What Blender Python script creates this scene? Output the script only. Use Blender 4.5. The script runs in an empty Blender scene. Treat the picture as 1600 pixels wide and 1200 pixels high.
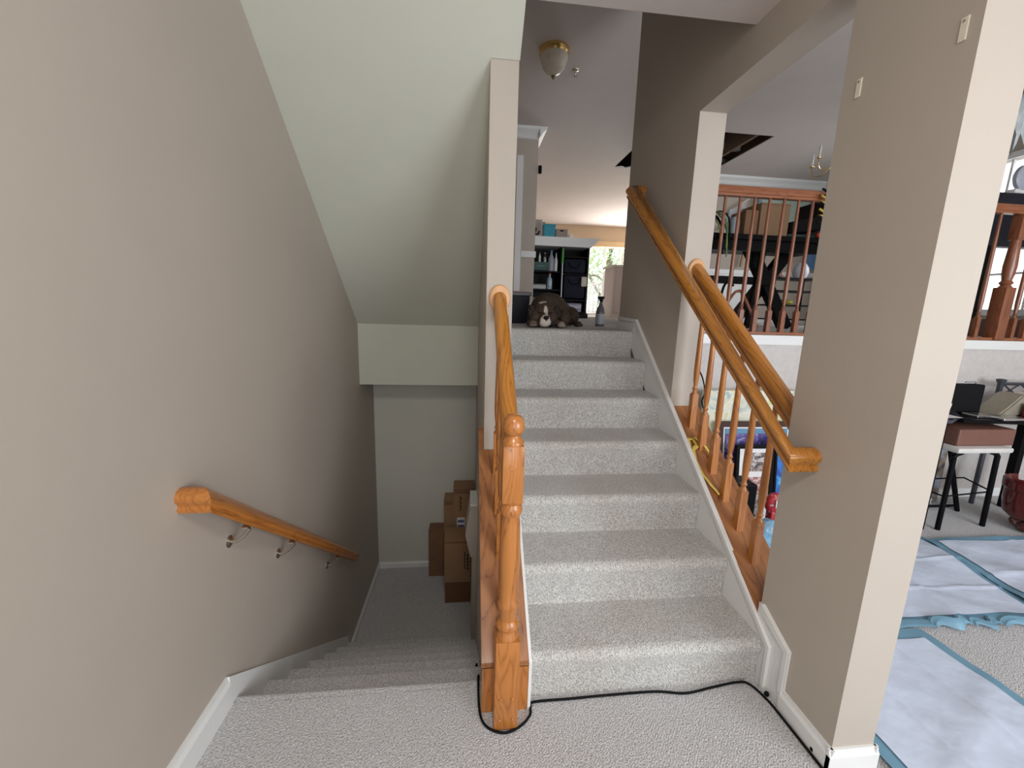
import bpy, bmesh, math, random
from mathutils import Vector, Matrix
random.seed(7)
PI = math.pi
C = bpy.context.scene.collection
SC = bpy.context.scene

# ------------------------------------------------------------------ camera
def make_camera():
    pitch, roll, yaw, H = .1824, .03011, .11053, 1.4642
    fwd = Vector((math.sin(yaw)*math.cos(pitch), math.cos(yaw)*math.cos(pitch), -math.sin(pitch)))
    right = Vector((math.cos(yaw), -math.sin(yaw), 0))
    up = right.cross(fwd)
    r2 = math.cos(roll)*right + math.sin(roll)*up
    u2 = -math.sin(roll)*right + math.cos(roll)*up
    M = Matrix((r2, u2, -fwd)).transposed().to_4x4()
    M.translation = (0, 0, H)
    cd = bpy.data.cameras.new('camera'); cd.sensor_width = 36; cd.sensor_fit = 'HORIZONTAL'
    cd.lens = 640.0094*36/1600; cd.clip_start = .02; cd.clip_end = 200
    co = bpy.data.objects.new('camera', cd); C.objects.link(co); co.matrix_world = M
    SC.camera = co
make_camera()

# ------------------------------------------------------------------ world and light
SC.view_settings.view_transform = 'Standard'; SC.view_settings.look = 'None'
SC.view_settings.exposure = -0.04; SC.view_settings.gamma = 1.0
SC.view_settings.use_curve_mapping = False
w = bpy.data.worlds.new('overcast_sky'); SC.world = w; w.use_nodes = True
bg = w.node_tree.nodes['Background']; bg.inputs[0].default_value = (.95, .97, 1.0, 1); bg.inputs[1].default_value = 2.0
def area(name, loc, direction, sx, sy, power, col):
    l = bpy.data.lights.new(name, 'AREA'); l.shape = 'RECTANGLE'; l.size = sx; l.size_y = sy
    l.energy = power; l.color = col
    o = bpy.data.objects.new(name, l); C.objects.link(o); o.location = loc
    o.rotation_euler = Vector(direction).to_track_quat('-Z', 'Y').to_euler()
    return o
area('entry_door_daylight', (.25, -2.40, 1.45), (0, 1, -.02), 1.3, 2.0, 20, (1, .96, .90))
l_ = area('foyer_overhead_fill', (.15, -.5, 2.62), (0, .25, -1), .5, .5, 26, (1, .96, .92)); l_.data.shape = 'DISK'  # added unseen fill light overhead, lifts the stair treads and walls
area('living_window_daylight', (3.7, -2.35, 1.7), (0, 1, 0), 3.2, 2.0, 158, (.90, .94, 1.0))
l_ = area('dining_window_daylight', (6.15, 4.48, 2.47), (-1, .75, -.25), 1.4, 1.5, 16, (.96, .97, 1.0)); l_.data.spread = math.radians(110)
area('kitchen_door_daylight', (4.6, 11.3, 2.6), (-.35, -1, .25), 1.8, 1.4, 130, (1, .95, .90))

# ------------------------------------------------------------------ materials
def newmat(name):
    m = bpy.data.materials.new(name); m.use_nodes = True
    nt = m.node_tree; b = nt.nodes['Principled BSDF']
    return m, nt, b
def N(nt, t, **k):
    n = nt.nodes.new(t)
    for a, v in k.items(): setattr(n, a, v)
    return n
def texco(nt, scale=(1,1,1), rot=(0,0,0)):
    t = N(nt, 'ShaderNodeTexCoord'); m = N(nt, 'ShaderNodeMapping')
    g = N(nt, 'ShaderNodeNewGeometry')
    nt.links.new(g.outputs['Position'], m.inputs[0])
    m.inputs['Scale'].default_value = scale; m.inputs['Rotation'].default_value = rot
    return m
def ramp(nt, stops):
    r = N(nt, 'ShaderNodeValToRGB'); e = r.color_ramp.elements
    while len(e) > 1: e.remove(e[-1])
    e[0].position = stops[0][0]; e[0].color = (*stops[0][1], 1)
    for p, c in stops[1:]:
        x = e.new(p); x.color = (*c, 1)
    return r
def plain(name, col, rough=.5, metal=0, var=.06, scale=25, bump=0, coat=0):
    m, nt, b = newmat(name)
    mp = texco(nt); n = N(nt, 'ShaderNodeTexNoise'); n.inputs['Scale'].default_value = scale; n.inputs['Detail'].default_value = 4
    nt.links.new(mp.outputs[0], n.inputs[0])
    r = ramp(nt, [(.3, tuple(c*(1-var) for c in col)), (.7, tuple(min(1, c*(1+var)) for c in col))])
    nt.links.new(n.outputs[0], r.inputs[0]); nt.links.new(r.outputs[0], b.inputs['Base Color'])
    b.inputs['Roughness'].default_value = rough; b.inputs['Metallic'].default_value = metal
    if coat: b.inputs['Coat Weight'].default_value = coat; b.inputs['Coat Roughness'].default_value = .12
    if bump:
        bp = N(nt, 'ShaderNodeBump'); bp.inputs['Strength'].default_value = bump; bp.inputs['Distance'].default_value = .002
        nt.links.new(n.outputs[0], bp.inputs['Height']); nt.links.new(bp.outputs[0], b.inputs['Normal'])
    return m
def paint(name, col, rough=.55):
    m = plain(name, col, rough, var=.02, scale=3)
    nt = m.node_tree; b = nt.nodes['Principled BSDF']
    mp = texco(nt); n = N(nt, 'ShaderNodeTexNoise'); n.inputs['Scale'].default_value = 220; nt.links.new(mp.outputs[0], n.inputs[0])
    bp = N(nt, 'ShaderNodeBump'); bp.inputs['Strength'].default_value = .12; bp.inputs['Distance'].default_value = .001
    nt.links.new(n.outputs[0], bp.inputs['Height']); nt.links.new(bp.outputs[0], b.inputs['Normal'])
    b.inputs['Specular IOR Level'].default_value = .3
    return m
def carpet(name, c0, c1, stain=0.0):
    m, nt, b = newmat(name)
    mp = texco(nt); n = N(nt, 'ShaderNodeTexNoise'); n.inputs['Scale'].default_value = 170; n.inputs['Detail'].default_value = 2
    nt.links.new(mp.outputs[0], n.inputs[0])
    mp2 = texco(nt, (1, 1, 1), (.35, .2, PI/4)); w1 = N(nt, 'ShaderNodeTexWave'); w1.inputs['Scale'].default_value = 42; w1.inputs['Distortion'].default_value = 7; w1.inputs['Detail'].default_value = 1; w1.inputs['Detail Scale'].default_value = 2.2
    nt.links.new(mp2.outputs[0], w1.inputs[0])
    mx = N(nt, 'ShaderNodeMath', operation='MULTIPLY_ADD'); mx.inputs[1].default_value = .18
    nt.links.new(w1.outputs['Fac'], mx.inputs[0]); nt.links.new(n.outputs[0], mx.inputs[2])
    r = ramp(nt, [(.40, c0), (.78, c1)]); nt.links.new(mx.outputs[0], r.inputs[0])
    big = N(nt, 'ShaderNodeTexNoise'); big.inputs['Scale'].default_value = 3.2; big.inputs['Detail'].default_value = 3
    nt.links.new(mp.outputs[0], big.inputs[0])
    r2 = ramp(nt, [(.42, (1, 1, 1)), (.68, (1-stain*.7, 1-stain, 1-stain*1.2))]); nt.links.new(big.outputs[0], r2.inputs[0])
    mul = N(nt, 'ShaderNodeMix', data_type='RGBA', blend_type='MULTIPLY'); mul.inputs[0].default_value = 1
    nt.links.new(r.outputs[0], mul.inputs[6]); nt.links.new(r2.outputs[0], mul.inputs[7]); nt.links.new(mul.outputs[2], b.inputs['Base Color'])
    bp = N(nt, 'ShaderNodeBump'); bp.inputs['Strength'].default_value = .8; bp.inputs['Distance'].default_value = .006
    nt.links.new(mx.outputs[0], bp.inputs['Height']); nt.links.new(bp.outputs[0], b.inputs['Normal'])
    b.inputs['Roughness'].default_value = 1; b.inputs['Specular IOR Level'].default_value = .05
    b.inputs['Sheen Weight'].default_value = .15
    return m
def wood(name, dark, mid, light, axis='Z', slope=0, grain=1.0, rough=.32, coat=.35):
    m, nt, b = newmat(name)
    # align texture X with the grain
    rot = {'Z': (0, PI/2, 0), 'Y': (0, 0, -PI/2), 'X': (0, 0, 0)}[axis]
    t = N(nt, 'ShaderNodeNewGeometry')
    m0 = N(nt, 'ShaderNodeMapping'); m0.inputs['Rotation'].default_value = (slope, 0, 0)
    m1 = N(nt, 'ShaderNodeMapping'); m1.inputs['Rotation'].default_value = rot
    m2 = N(nt, 'ShaderNodeMapping'); m2.inputs['Scale'].default_value = (1.1, 9*grain, 9*grain)
    nt.links.new(t.outputs['Position'], m0.inputs[0]); nt.links.new(m0.outputs[0], m1.inputs[0]); nt.links.new(m1.outputs[0], m2.inputs[0])
    wv = N(nt, 'ShaderNodeTexNoise'); wv.inputs['Scale'].default_value = 1.6; wv.inputs['Detail'].default_value = 1.5; wv.inputs['Distortion'].default_value = .4
    nt.links.new(m2.outputs[0], wv.inputs[0])
    k = N(nt, 'ShaderNodeMath', operation='MULTIPLY'); k.inputs[1].default_value = 11; nt.links.new(wv.outputs[0], k.inputs[0])
    fr = N(nt, 'ShaderNodeMath', operation='FRACT'); nt.links.new(k.outputs[0], fr.inputs[0])
    m3 = N(nt, 'ShaderNodeMapping'); m3.inputs['Scale'].default_value = (3, 60, 60); nt.links.new(m1.outputs[0], m3.inputs[0])
    fn = N(nt, 'ShaderNodeTexNoise'); fn.inputs['Scale'].default_value = 5; nt.links.new(m3.outputs[0], fn.inputs[0])
    ad = N(nt, 'ShaderNodeMath', operation='MULTIPLY_ADD'); ad.inputs[1].default_value = .6
    nt.links.new(fr.outputs[0], ad.inputs[0]); 
    h = N(nt, 'ShaderNodeMath', operation='MULTIPLY'); h.inputs[1].default_value = .45; nt.links.new(fn.outputs[0], h.inputs[0]); nt.links.new(h.outputs[0], ad.inputs[2])
    r = ramp(nt, [(.12, mid), (.55, light), (.78, mid), (.86, dark)]); nt.links.new(ad.outputs[0], r.inputs[0])
    nt.links.new(r.outputs[0], b.inputs['Base Color'])
    b.inputs['Roughness'].default_value = rough; b.inputs['Coat Weight'].default_value = coat; b.inputs['Coat Roughness'].default_value = .15
    return m
M = {}
M['wall'] = paint('taupe_wall_paint', (.458, .406, .350))
M['wall_light'] = paint('pale_wall_paint', (.60, .60, .54))
M['ceil'] = paint('ceiling_paint', (.66, .60, .57), .8)
M['slope'] = paint('stair_soffit_paint', (.55, .56, .485), .7)
M['trim'] = plain('white_trim_paint', (.76, .77, .76), .35, var=.015, scale=4)
M['carpet'] = carpet('cut_pile_carpet', (.35, .35, .355), (.71, .71, .725), .03)
M['carpet_stair'] = carpet('stair_carpet', (.36, .36, .35), (.71, .71, .69), .12)
M['carpet_dark'] = carpet('shaded_carpet', (.28, .26, .24), (.52, .49, .46), .05)  # carpet copy with the lower flight's shade in its colour, unused
SL = math.atan(.72)
OD, OM, OL = (.19, .062, .013), (.37, .130, .026), (.48, .185, .040)
M['oakZ'] = wood('oak_upright', OD, OM, OL, 'Z')
M['oakY'] = wood('oak_level', OD, OM, OL, 'Y')
M['oakX'] = wood('oak_cross', OD, OM, OL, 'X')
M['oakS'] = wood('oak_sloping', (.21, .07, .011), (.39, .148, .022), (.50, .208, .034), 'Y', -SL, 1, .25)
M['oakSd'] = wood('oak_sloping_down', OD, OM, OL, 'Y', SL)
M['capS'] = wood('oak_cap', (.12, .042, .014), (.28, .108, .036), (.37, .155, .054), 'Y', -SL, .6, .42, .15)
M['redoak'] = wood('oak_red_upright', (.08, .025, .012), (.20, .062, .028), (.26, .09, .04), 'Z')
M['redoakX'] = wood('oak_red_rail', (.10, .03, .012), (.24, .075, .028), (.30, .105, .042), 'X')
M['black'] = plain('black_paint', (.005, .005, .006), .4); M['black'].node_tree.nodes['Principled BSDF'].inputs['Specular IOR Level'].default_value = .08
M['blackm'] = plain('matt_black', (.010, .010, .011), .8); M['blackm'].node_tree.nodes['Principled BSDF'].inputs['Specular IOR Level'].default_value = .08
M['nickel'] = plain('brushed_nickel', (.62, .58, .52), .28, 1)
M['brass'] = plain('brass', (.75, .52, .22), .25, 1)
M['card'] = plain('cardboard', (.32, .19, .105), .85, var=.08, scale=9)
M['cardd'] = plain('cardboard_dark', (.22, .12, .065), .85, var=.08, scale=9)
M['white'] = plain('white_plastic', (.78, .78, .78), .4)
M['offwhite'] = plain('cream_plastic', (.72, .68, .56), .5)
M['pad'] = plain('blue_white_pad', (.60, .68, .82), .6, var=.05, scale=3, bump=1); M['pad'].node_tree.nodes['Bump'].inputs['Distance'].default_value = .03
M['padedge'] = plain('blue_pad_backing', (.17, .34, .46), .5, var=.08, scale=6)
M['teal'] = plain('teal_box', (.01, .26, .36), .5)
M['glass'] = None
def glassy(name, col, a=.8, rough=.03):
    m, nt, b = newmat(name); tr = N(nt, 'ShaderNodeBsdfTransparent'); gl = N(nt, 'ShaderNodeBsdfGlossy'); gl.inputs['Roughness'].default_value = rough
    tr.inputs[0].default_value = (*col, 1); mx = N(nt, 'ShaderNodeMixShader'); mx.inputs[0].default_value = 1-a
    nt.links.new(tr.outputs[0], mx.inputs[1]); nt.links.new(gl.outputs[0], mx.inputs[2])
    nt.links.new(mx.outputs[0], nt.nodes['Material Output'].inputs[0]); return m
M['glass'] = glassy('clear_pane', (1, 1, 1), .95)
M['jar'] = glassy('jar_glass', (.75, .82, .82), .7)
M['sheet'] = plain('torn_plastic_sheet', (.75, .82, .84), .25, var=.15, scale=12)
def C_(name, col, rough=.5, metal=0): 
    if name not in M:
        M[name] = plain(name, col, rough, metal)
        if max(col) < .035: M[name].node_tree.nodes['Principled BSDF'].inputs['Specular IOR Level'].default_value = .15
    return M[name]

# ------------------------------------------------------------------ mesh helpers
def BM(): return bmesh.new()
def box(bm, a, b, bev=0):
    (x0, y0, z0), (x1, y1, z1) = a, b
    x0, x1 = min(x0, x1), max(x0, x1); y0, y1 = min(y0, y1), max(y0, y1); z0, z1 = min(z0, z1), max(z0, z1)
    if bev:
        t = bmesh.new(); box(t, a, b); bmesh.ops.bevel(t, geom=t.edges[:], offset=bev, segments=2, affect='EDGES', profile=.5)
        merge(bm, t); return
    v = [bm.verts.new(p) for p in ((x0,y0,z0),(x1,y0,z0),(x1,y1,z0),(x0,y1,z0),(x0,y0,z1),(x1,y0,z1),(x1,y1,z1),(x0,y1,z1))]
    for f in ((3,2,1,0),(4,5,6,7),(0,1,5,4),(1,2,6,5),(2,3,7,6),(3,0,4,7)): bm.faces.new([v[i] for i in f])
def merge(bm, t, M4=None):
    if M4 is not None: bmesh.ops.transform(t, matrix=M4, verts=t.verts[:])
    me = bpy.data.meshes.new('t'); t.to_mesh(me); t.free(); bm.from_mesh(me); bpy.data.meshes.remove(me)
def prism(bm, pts, x0, x1, axis='X', bev=0):
    """polygon pts (2D) extruded along axis. X: pts=(y,z); Y: pts=(x,z); Z: pts=(x,y)"""
    t = bmesh.new()
    def P(p, s):
        return {'X': (s, p[0], p[1]), 'Y': (p[0], s, p[1]), 'Z': (p[0], p[1], s)}[axis]
    a = [t.verts.new(P(p, x0)) for p in pts]; b = [t.verts.new(P(p, x1)) for p in pts]
    t.faces.new(a); t.faces.new(b[::-1])
    n = len(pts)
    for i in range(n): t.faces.new((a[i], b[i], b[(i+1) % n], a[(i+1) % n]))
    bmesh.ops.recalc_face_normals(t, faces=t.faces[:])
    if bev: bmesh.ops.bevel(t, geom=t.edges[:], offset=bev, segments=2, affect='EDGES')
    merge(bm, t)
def cyl(bm, a, b, r0, r1=None, seg=16, cap=True):
    r1 = r0 if r1 is None else r1
    a, b = Vector(a), Vector(b); d = b-a; q = d.to_track_quat('Z', 'Y').to_matrix()
    A, B = [], []
    for i in range(seg):
        c, s = math.cos(2*PI*i/seg), math.sin(2*PI*i/seg)
        A.append(bm.verts.new(a+q@Vector((c*r0, s*r0, 0)))); B.append(bm.verts.new(b+q@Vector((c*r1, s*r1, 0))))
    for i in range(seg): bm.faces.new((A[i], A[(i+1) % seg], B[(i+1) % seg], B[i]))
    if cap: bm.faces.new(A[::-1]); bm.faces.new(B)
def lathe(bm, c, prof, seg=24, axis='Z'):
    """prof: list of (radius, height)"""
    rings = []
    for r, h in prof:
        ring = []
        for i in range(seg):
            x, y = max(r, 1e-4)*math.cos(2*PI*i/seg), max(r, 1e-4)*math.sin(2*PI*i/seg)
            p = (x, y, h) if axis == 'Z' else ((x, h, y) if axis == 'Y' else (h, x, y))
            ring.append(bm.verts.new(Vector(c)+Vector(p)))
        rings.append(ring)
    t = []
    for a, b in zip(rings, rings[1:]):
        for i in range(seg): t.append(bm.faces.new((a[i], a[(i+1) % seg], b[(i+1) % seg], b[i])))
    t.append(bm.faces.new(rings[0][::-1])); t.append(bm.faces.new(rings[-1]))
    bmesh.ops.recalc_face_normals(bm, faces=t)
def tube(bm, pts, r, seg=8, smooth=4):
    P = [Vector(p) for p in pts]
    if smooth > 1 and len(P) > 2:
        Q = []
        for i in range(len(P)-1):
            p0 = P[max(i-1, 0)]; p1 = P[i]; p2 = P[i+1]; p3 = P[min(i+2, len(P)-1)]
            for k in range(smooth):
                t = k/smooth
                Q.append(.5*((2*p1)+(p2-p0)*t+(2*p0-5*p1+4*p2-p3)*t*t+(-p0+3*p1-3*p2+p3)*t**3))
        Q.append(P[-1]); P = Q
    rings = []; up = Vector((0, 0, 1))
    for i, p in enumerate(P):
        d = (P[min(i+1, len(P)-1)]-P[max(i-1, 0)]).normalized()
        u = up-d*up.dot(d)
        if u.length < .05: u = Vector((1, 0, 0))-d*d.x
        u.normalize(); v = d.cross(u)
        rr = r[min(i*len(r)//len(P), len(r)-1)] if isinstance(r, (list, tuple)) else r
        rings.append([bm.verts.new(p+u*rr*math.cos(2*PI*k/seg)+v*rr*math.sin(2*PI*k/seg)) for k in range(seg)])
    for a, b in zip(rings, rings[1:]):
        for i in range(seg): bm.faces.new((a[i], a[(i+1) % seg], b[(i+1) % seg], b[i]))
    bm.faces.new(rings[0][::-1]); bm.faces.new(rings[-1])
def sweep(bm, prof, a, b, up=(0,0,1), cut_a=None, cut_b=None):
    """prof (u across, v up) swept from a to b; cut planes normal vectors at the ends"""
    a, b = Vector(a), Vector(b); d = (b-a).normalized(); up = Vector(up)
    v = (up-d*up.dot(d)).normalized(); u = d.cross(v)
    def ring(o, n):
        R = []
        for pu, pv in prof:
            p = o+u*pu+v*pv
            if n is not None:
                n_ = Vector(n); t = (o-p).dot(n_)/d.dot(n_); p = p+d*t
            R.append(bm.verts.new(p))
        return R
    A, B = ring(a, cut_a), ring(b, cut_b); n = len(prof); fs = []
    for i in range(n): fs.append(bm.faces.new((A[i], A[(i+1) % n], B[(i+1) % n], B[i])))
    fs.append(bm.faces.new(A[::-1])); fs.append(bm.faces.new(B))
    bmesh.ops.recalc_face_normals(bm, faces=fs)
def ell(bm, c, r, rot=None, seg=20):
    t = bmesh.new(); bmesh.ops.create_uvsphere(t, u_segments=seg, v_segments=seg//2+2, radius=1)
    m = Matrix.Translation(c) @ (rot.to_4x4() if rot else Matrix.Identity(4)) @ Matrix.Diagonal((*r, 1))
    merge(bm, t, m)
def org(o):
    v = Vector((0, 0, 0))
    while o: v += o.location; o = o.parent
    return v
def obj(name, bm, mat, parent=None, smooth=False, label=None):
    me = bpy.data.meshes.new(name)
    if parent is not None: bmesh.ops.translate(bm, vec=-org(parent), verts=bm.verts[:])
    bmesh.ops.recalc_face_normals(bm, faces=bm.faces[:])
    bm.to_mesh(me); bm.free()
    o = bpy.data.objects.new(name, me); C.objects.link(o)
    if isinstance(mat, str): mat = M[mat]
    me.materials.append(mat)
    if parent is not None: o.parent = parent
    if smooth:
        for p in me.polygons: p.use_smooth = True
        me.set_sharp_from_angle(angle=math.radians(38))
    if label: o['label'] = label
    return o
def struct(name, bm, mat):
    o = obj(name, bm, mat); o['kind'] = 'structure'; return o
def thing(name, label, cat, loc=(0,0,0), group=None):
    o = bpy.data.objects.new(name, None); C.objects.link(o); o.location = loc
    o['label'] = label; o['category'] = cat
    if group: o['group'] = group
    return o
def tag(o, label, cat, group=None):
    o['label'] = label; o['category'] = cat
    if group: o['group'] = group
    return o
def sbox(name, a, b, mat, bev=0):
    bm = BM(); box(bm, a, b, bev); return struct(name, bm, mat)
def pbox(name, a, b, mat, parent, bev=0, label=None):
    bm = BM(); box(bm, a, b, bev); return obj(name, bm, mat, parent, label=label)

# ------------------------------------------------------------------ dimensions
XL, XR, XW = -.863, 1.195, 1.345      # left wall, right wall near face / far face
RI, TR = .19, .25877                  # riser, tread
Y0 = 1.315                            # first riser of the upper flight
YB = 2.85                             # living room back wall
UF = 1.33                             # upper floor
CE = 3.77
YL = 1.39                             # first riser going down

# ------------------------------------------------------------------ floors
bm = BM(); box(bm, (-1, -2.7, -.22), (6.3, YL-.022, 0)); box(bm, (.2, YL-.022, -.22), (6.3, YB+.1, 0)); struct('floor', bm, 'carpet')
sbox('floor', (-.95, 2.71, -1.34), (1.3, 3.9, -1.14), 'carpet')
bm = BM(); box(bm, (.15, Y0+6*TR+.03, 1.09), (6.3, 11.7, UF)); struct('floor', bm, 'carpet_stair')

# ------------------------------------------------------------------ walls
sbox('wall_left', (-.98, -2.7, -1.34), (XL, 3.95, CE), 'wall')
bm = BM(); box(bm, (XL, 3.83, -1.2), (1.3, 3.95, .95)); struct('wall_back', bm, 'wall_light')
bm = BM()                                                           # spine wall between the two flights
box(bm, (.085, 1.96, -1.14), (.207, 5.8, CE)); 
prism(bm, [(1.285, 0), (1.96, 0), (1.96, .72), (1.285, .225)], .078, .212)
prism(bm, [(YL-.02, -.3), (2.9, -1.2), (3.0, .3), (1.96, .3), (1.96, 0), (YL-.02, 0)], .078, .2)
struct('wall_middle', bm, 'wall')
bm = BM(); prism(bm, [(2.62, -1.14), (3.0, -1.14), (3.0, .05), (2.62, .05)], .045, .085); struct('wall_stub', bm, 'wall')
bm = BM(); prism(bm, [(.0845, .135), (.03, .135), (-.003, -.085), (.034, -.25), (.0845, -.25)], 2.60, 2.80, 'Y'); struct('wall_stub_cap', bm, 'wall')
sbox('trim_1', (.028, 2.595, .136), (.0845, 2.81, .150), 'trim')
bm = BM()
cs = lambda y: .287+.72*(y-1.359)
prism(bm, [(.98, 0), (1.355, 0), (1.355, CE), (.98, CE)], XR, XW)
box(bm, (XR, 1.355, 2.507), (XW, 2.25, CE)); box(bm, (XR, 2.25, 0), (XW, 3.19, CE))
prism(bm, [(1.355, 0), (2.25, 0), (2.25, cs(2.25)-.03), (1.355, cs(1.355)-.03)], XR, XW)
box(bm, (XR, -2.7, 2.67), (XW, .98, CE))
struct('wall_right', bm, 'wall')
bm = BM(); box(bm, (XW, YB, 0), (6.3, YB+.12, 1.255)); struct('wall_living', bm, C_('living_wall_paint', (.56, .53, .51), .6))
bm = BM(); box(bm, (XW, YB-.018, 1.255), (6.3, YB+.13, UF-.005)); struct('trim_2', bm, 'trim')
# outer walls
bm = BM()      # front wall with entry door and living window
box(bm, (-1, -2.7, 0), (-.45, -2.58, CE)); box(bm, (-.45, -2.7, 2.5), (.95, -2.58, CE)); box(bm, (.95, -2.7, 0), (2.0, -2.58, CE))
box(bm, (2.0, -2.7, 0), (5.4, -2.58, .65)); box(bm, (2.0, -2.7, 2.8), (5.4, -2.58, CE)); box(bm, (5.4, -2.7, 0), (6.3, -2.58, CE))
struct('wall_front', bm, 'wall_light')
bm = BM()      # far right wall with window
wy0, wy1, wz0, wz1 = 3.7, 5.25, 1.62, 3.32
box(bm, (6.2, -2.7, 0), (6.32, wy0, CE)); box(bm, (6.2, wy1, 0), (6.32, 7.2, CE)); box(bm, (6.2, wy0, 0), (6.32, wy1, wz0)); box(bm, (6.2, wy0, wz1), (6.32, wy1, CE))
struct('wall_far_right', bm, 'wall')
sbox('wall_dining', (2.75, 7.05, UF), (6.3, 7.17, CE), 'wall')
bm = BM(); box(bm, (-1, 5.8, UF), (.9, 5.92, CE)); box(bm, (.78, 5.92, UF), (.9, 11.7, CE)); struct('wall_hall', bm, 'wall')
bm = BM(); box(bm, (.8, 11.6, UF), (3.3, 11.72, CE)); box(bm, (3.3, 11.6, 3.28), (5.3, 11.72, CE)); box(bm, (5.3, 11.6, UF), (5.6, 11.72, CE)); box(bm, (5.5, 7.1, UF), (5.6, 11.6, CE))
struct('wall_kitchen', bm, C_('kitchen_wall_paint', (.56, .44, .31), .6))

# ------------------------------------------------------------------ ceilings
zs = lambda y: 1.288+.85*(3.388-y)
bm = BM(); y2 = 3.388-(2.67-1.288)/.85
prism(bm, [(y2, 2.67), (1.957, zs(1.957)), (1.957, CE), (y2, CE)], XL, .21)
prism(bm, [(1.957, zs(1.957)), (3.36, zs(3.36)), (3.36, .825), (3.9, .825), (3.9, CE), (1.957, CE)], XL, .086)
struct('ceiling_stair', bm, 'slope')
bm = BM(); box(bm, (XL, -2.6, 2.67), (.21, y2, 2.9)); box(bm, (.21, -2.6, 2.67), (XR, 1.857, 2.9)); box(bm, (.21, 1.80, 2.9), (XR, 1.857, CE)); struct('ceiling_foyer', bm, 'ceil')
hx0, hx1, hy0, hy1 = 2.34, 3.95, 5.45, 6.98
tx0, tx1, ty0, ty1 = 4.55, 6.1, 2.6, 4.35
bm = BM()
t = .013
def cb(x0, y0, x1, y1): box(bm, (x0, y0, CE), (x1, y1, CE+t))
cb(-1, 1.8, 6.3, ty0); cb(-1, ty0, tx0, ty1); cb(tx1, ty0, 6.3, ty1); cb(-1, ty1, 6.3, hy0)
cb(-1, hy0, hx0, hy1); cb(hx1, hy0, 6.3, hy1); cb(-1, hy1, 6.3, 11.7); cb(XW, -2.7, 6.3, 1.8); cb(-1, -2.7, XW, 1.8)
struct('ceiling', bm, 'ceil')
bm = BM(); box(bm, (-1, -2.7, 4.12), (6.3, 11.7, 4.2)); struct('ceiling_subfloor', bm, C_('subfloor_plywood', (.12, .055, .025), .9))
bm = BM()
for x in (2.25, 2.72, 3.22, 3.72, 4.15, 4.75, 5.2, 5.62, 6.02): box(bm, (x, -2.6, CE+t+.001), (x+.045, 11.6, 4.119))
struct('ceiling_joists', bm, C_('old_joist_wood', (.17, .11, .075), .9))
bm = BM(); box(bm, (2.15, 6.2, 3.86), (3.98, 6.26, 3.95)); cyl(bm, (2.3, 5.9, 3.9), (4.2, 6.75, 3.86), .03); struct('ceiling_blocking', bm, C_('grey_duct', (.34, .34, .36), .5, .3))
bm = BM()
for i in range(9):                                                   # ragged drywall edge of the hole
    x = hx0+.02+i*.17; prism(bm, [(x, hy1-.005), (x+.15, hy1-.005), (x+.09, hy1-.05-.05*(i % 3))], CE+.002, CE+.012, 'Z')
struct('ceiling_edge', bm, 'ceil')

# ------------------------------------------------------------------ baseboards, crown, casings
def bboard(name, prof_axis, x0, x1, y0, y1, z, h=.09, mat='trim'):
    pass
def bprof(h, t): return [(0, 0), (t, 0), (t, h*.72), (t*.55, h*.86), (t*.45, h), (0, h)]
def base_x(name, xw, s, y0, y1, z, h=.09, t=.014):                  # along Y, on plane x=xw, sticking out by s
    bm = BM(); prism(bm, [(xw+s*p, z+q) for p, q in bprof(h, t)], y0, y1, 'Y'); return struct(name, bm, 'trim')
def base_y(name, yw, s, x0, x1, z, h=.09, t=.014):
    bm = BM(); prism(bm, [(yw+s*p, z+q) for p, q in bprof(h, t)], x0, x1, 'X'); return struct(name, bm, 'trim')
base_x('baseboard_left', XL, 1, -2.58, YL-.02, 0, .115, .016)
bm = BM(); prism(bm, [(YL-.02, .115), (YL-.02, 0), (YL-.02, -.03), (2.70, -1.14), (2.76, -1.14), (2.72, -.93)], XL, XL+.013)
struct('baseboard_stair', bm, 'trim')
base_x('baseboard_left_lower', XL, 1, 2.72, 3.83, -1.14, .065)
base_y('baseboard_back', 3.83, -1, XL+.014, .08, -1.14, .065)
base_x('baseboard_right', XR, -1, .966, 1.19, 0, .085, .016)
bm = BM(); prism(bm, [(.98-p, q) for p, q in bprof(.085, .016)], XR-.016, XW+.012, 'X'); struct('baseboard_pillar', bm, 'trim')
base_x('baseboard_pillar_side', XW, 1, .966, 2.83, 0, .085, .014)
base_y('baseboard_living', YB, -1, XW, 6.2, 0, .07)
base_x('baseboard_hall', XR, -1, 2.84, 3.19, UF, .085, .016)
base_y('baseboard_dining', 7.05, -1, 2.75, 6.2, UF, .10)
# white riser of wall trim next to the first steps
bm = BM()
yA, yB = 1.183, 1.355
prism(bm, [(yA, 0), (1.30, 0), (yB, .23), (yB, .325), (1.335, .33), (yA, .25)], XR-.010, XR+.0)
prism(bm, [(yA, .07), (yA+.018, .07), (yA+.018, .236), (1.345, .30), (1.335, .33), (yA, .25)], XR-.017, XR-.009)
struct('trim_3', bm, 'trim')
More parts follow.
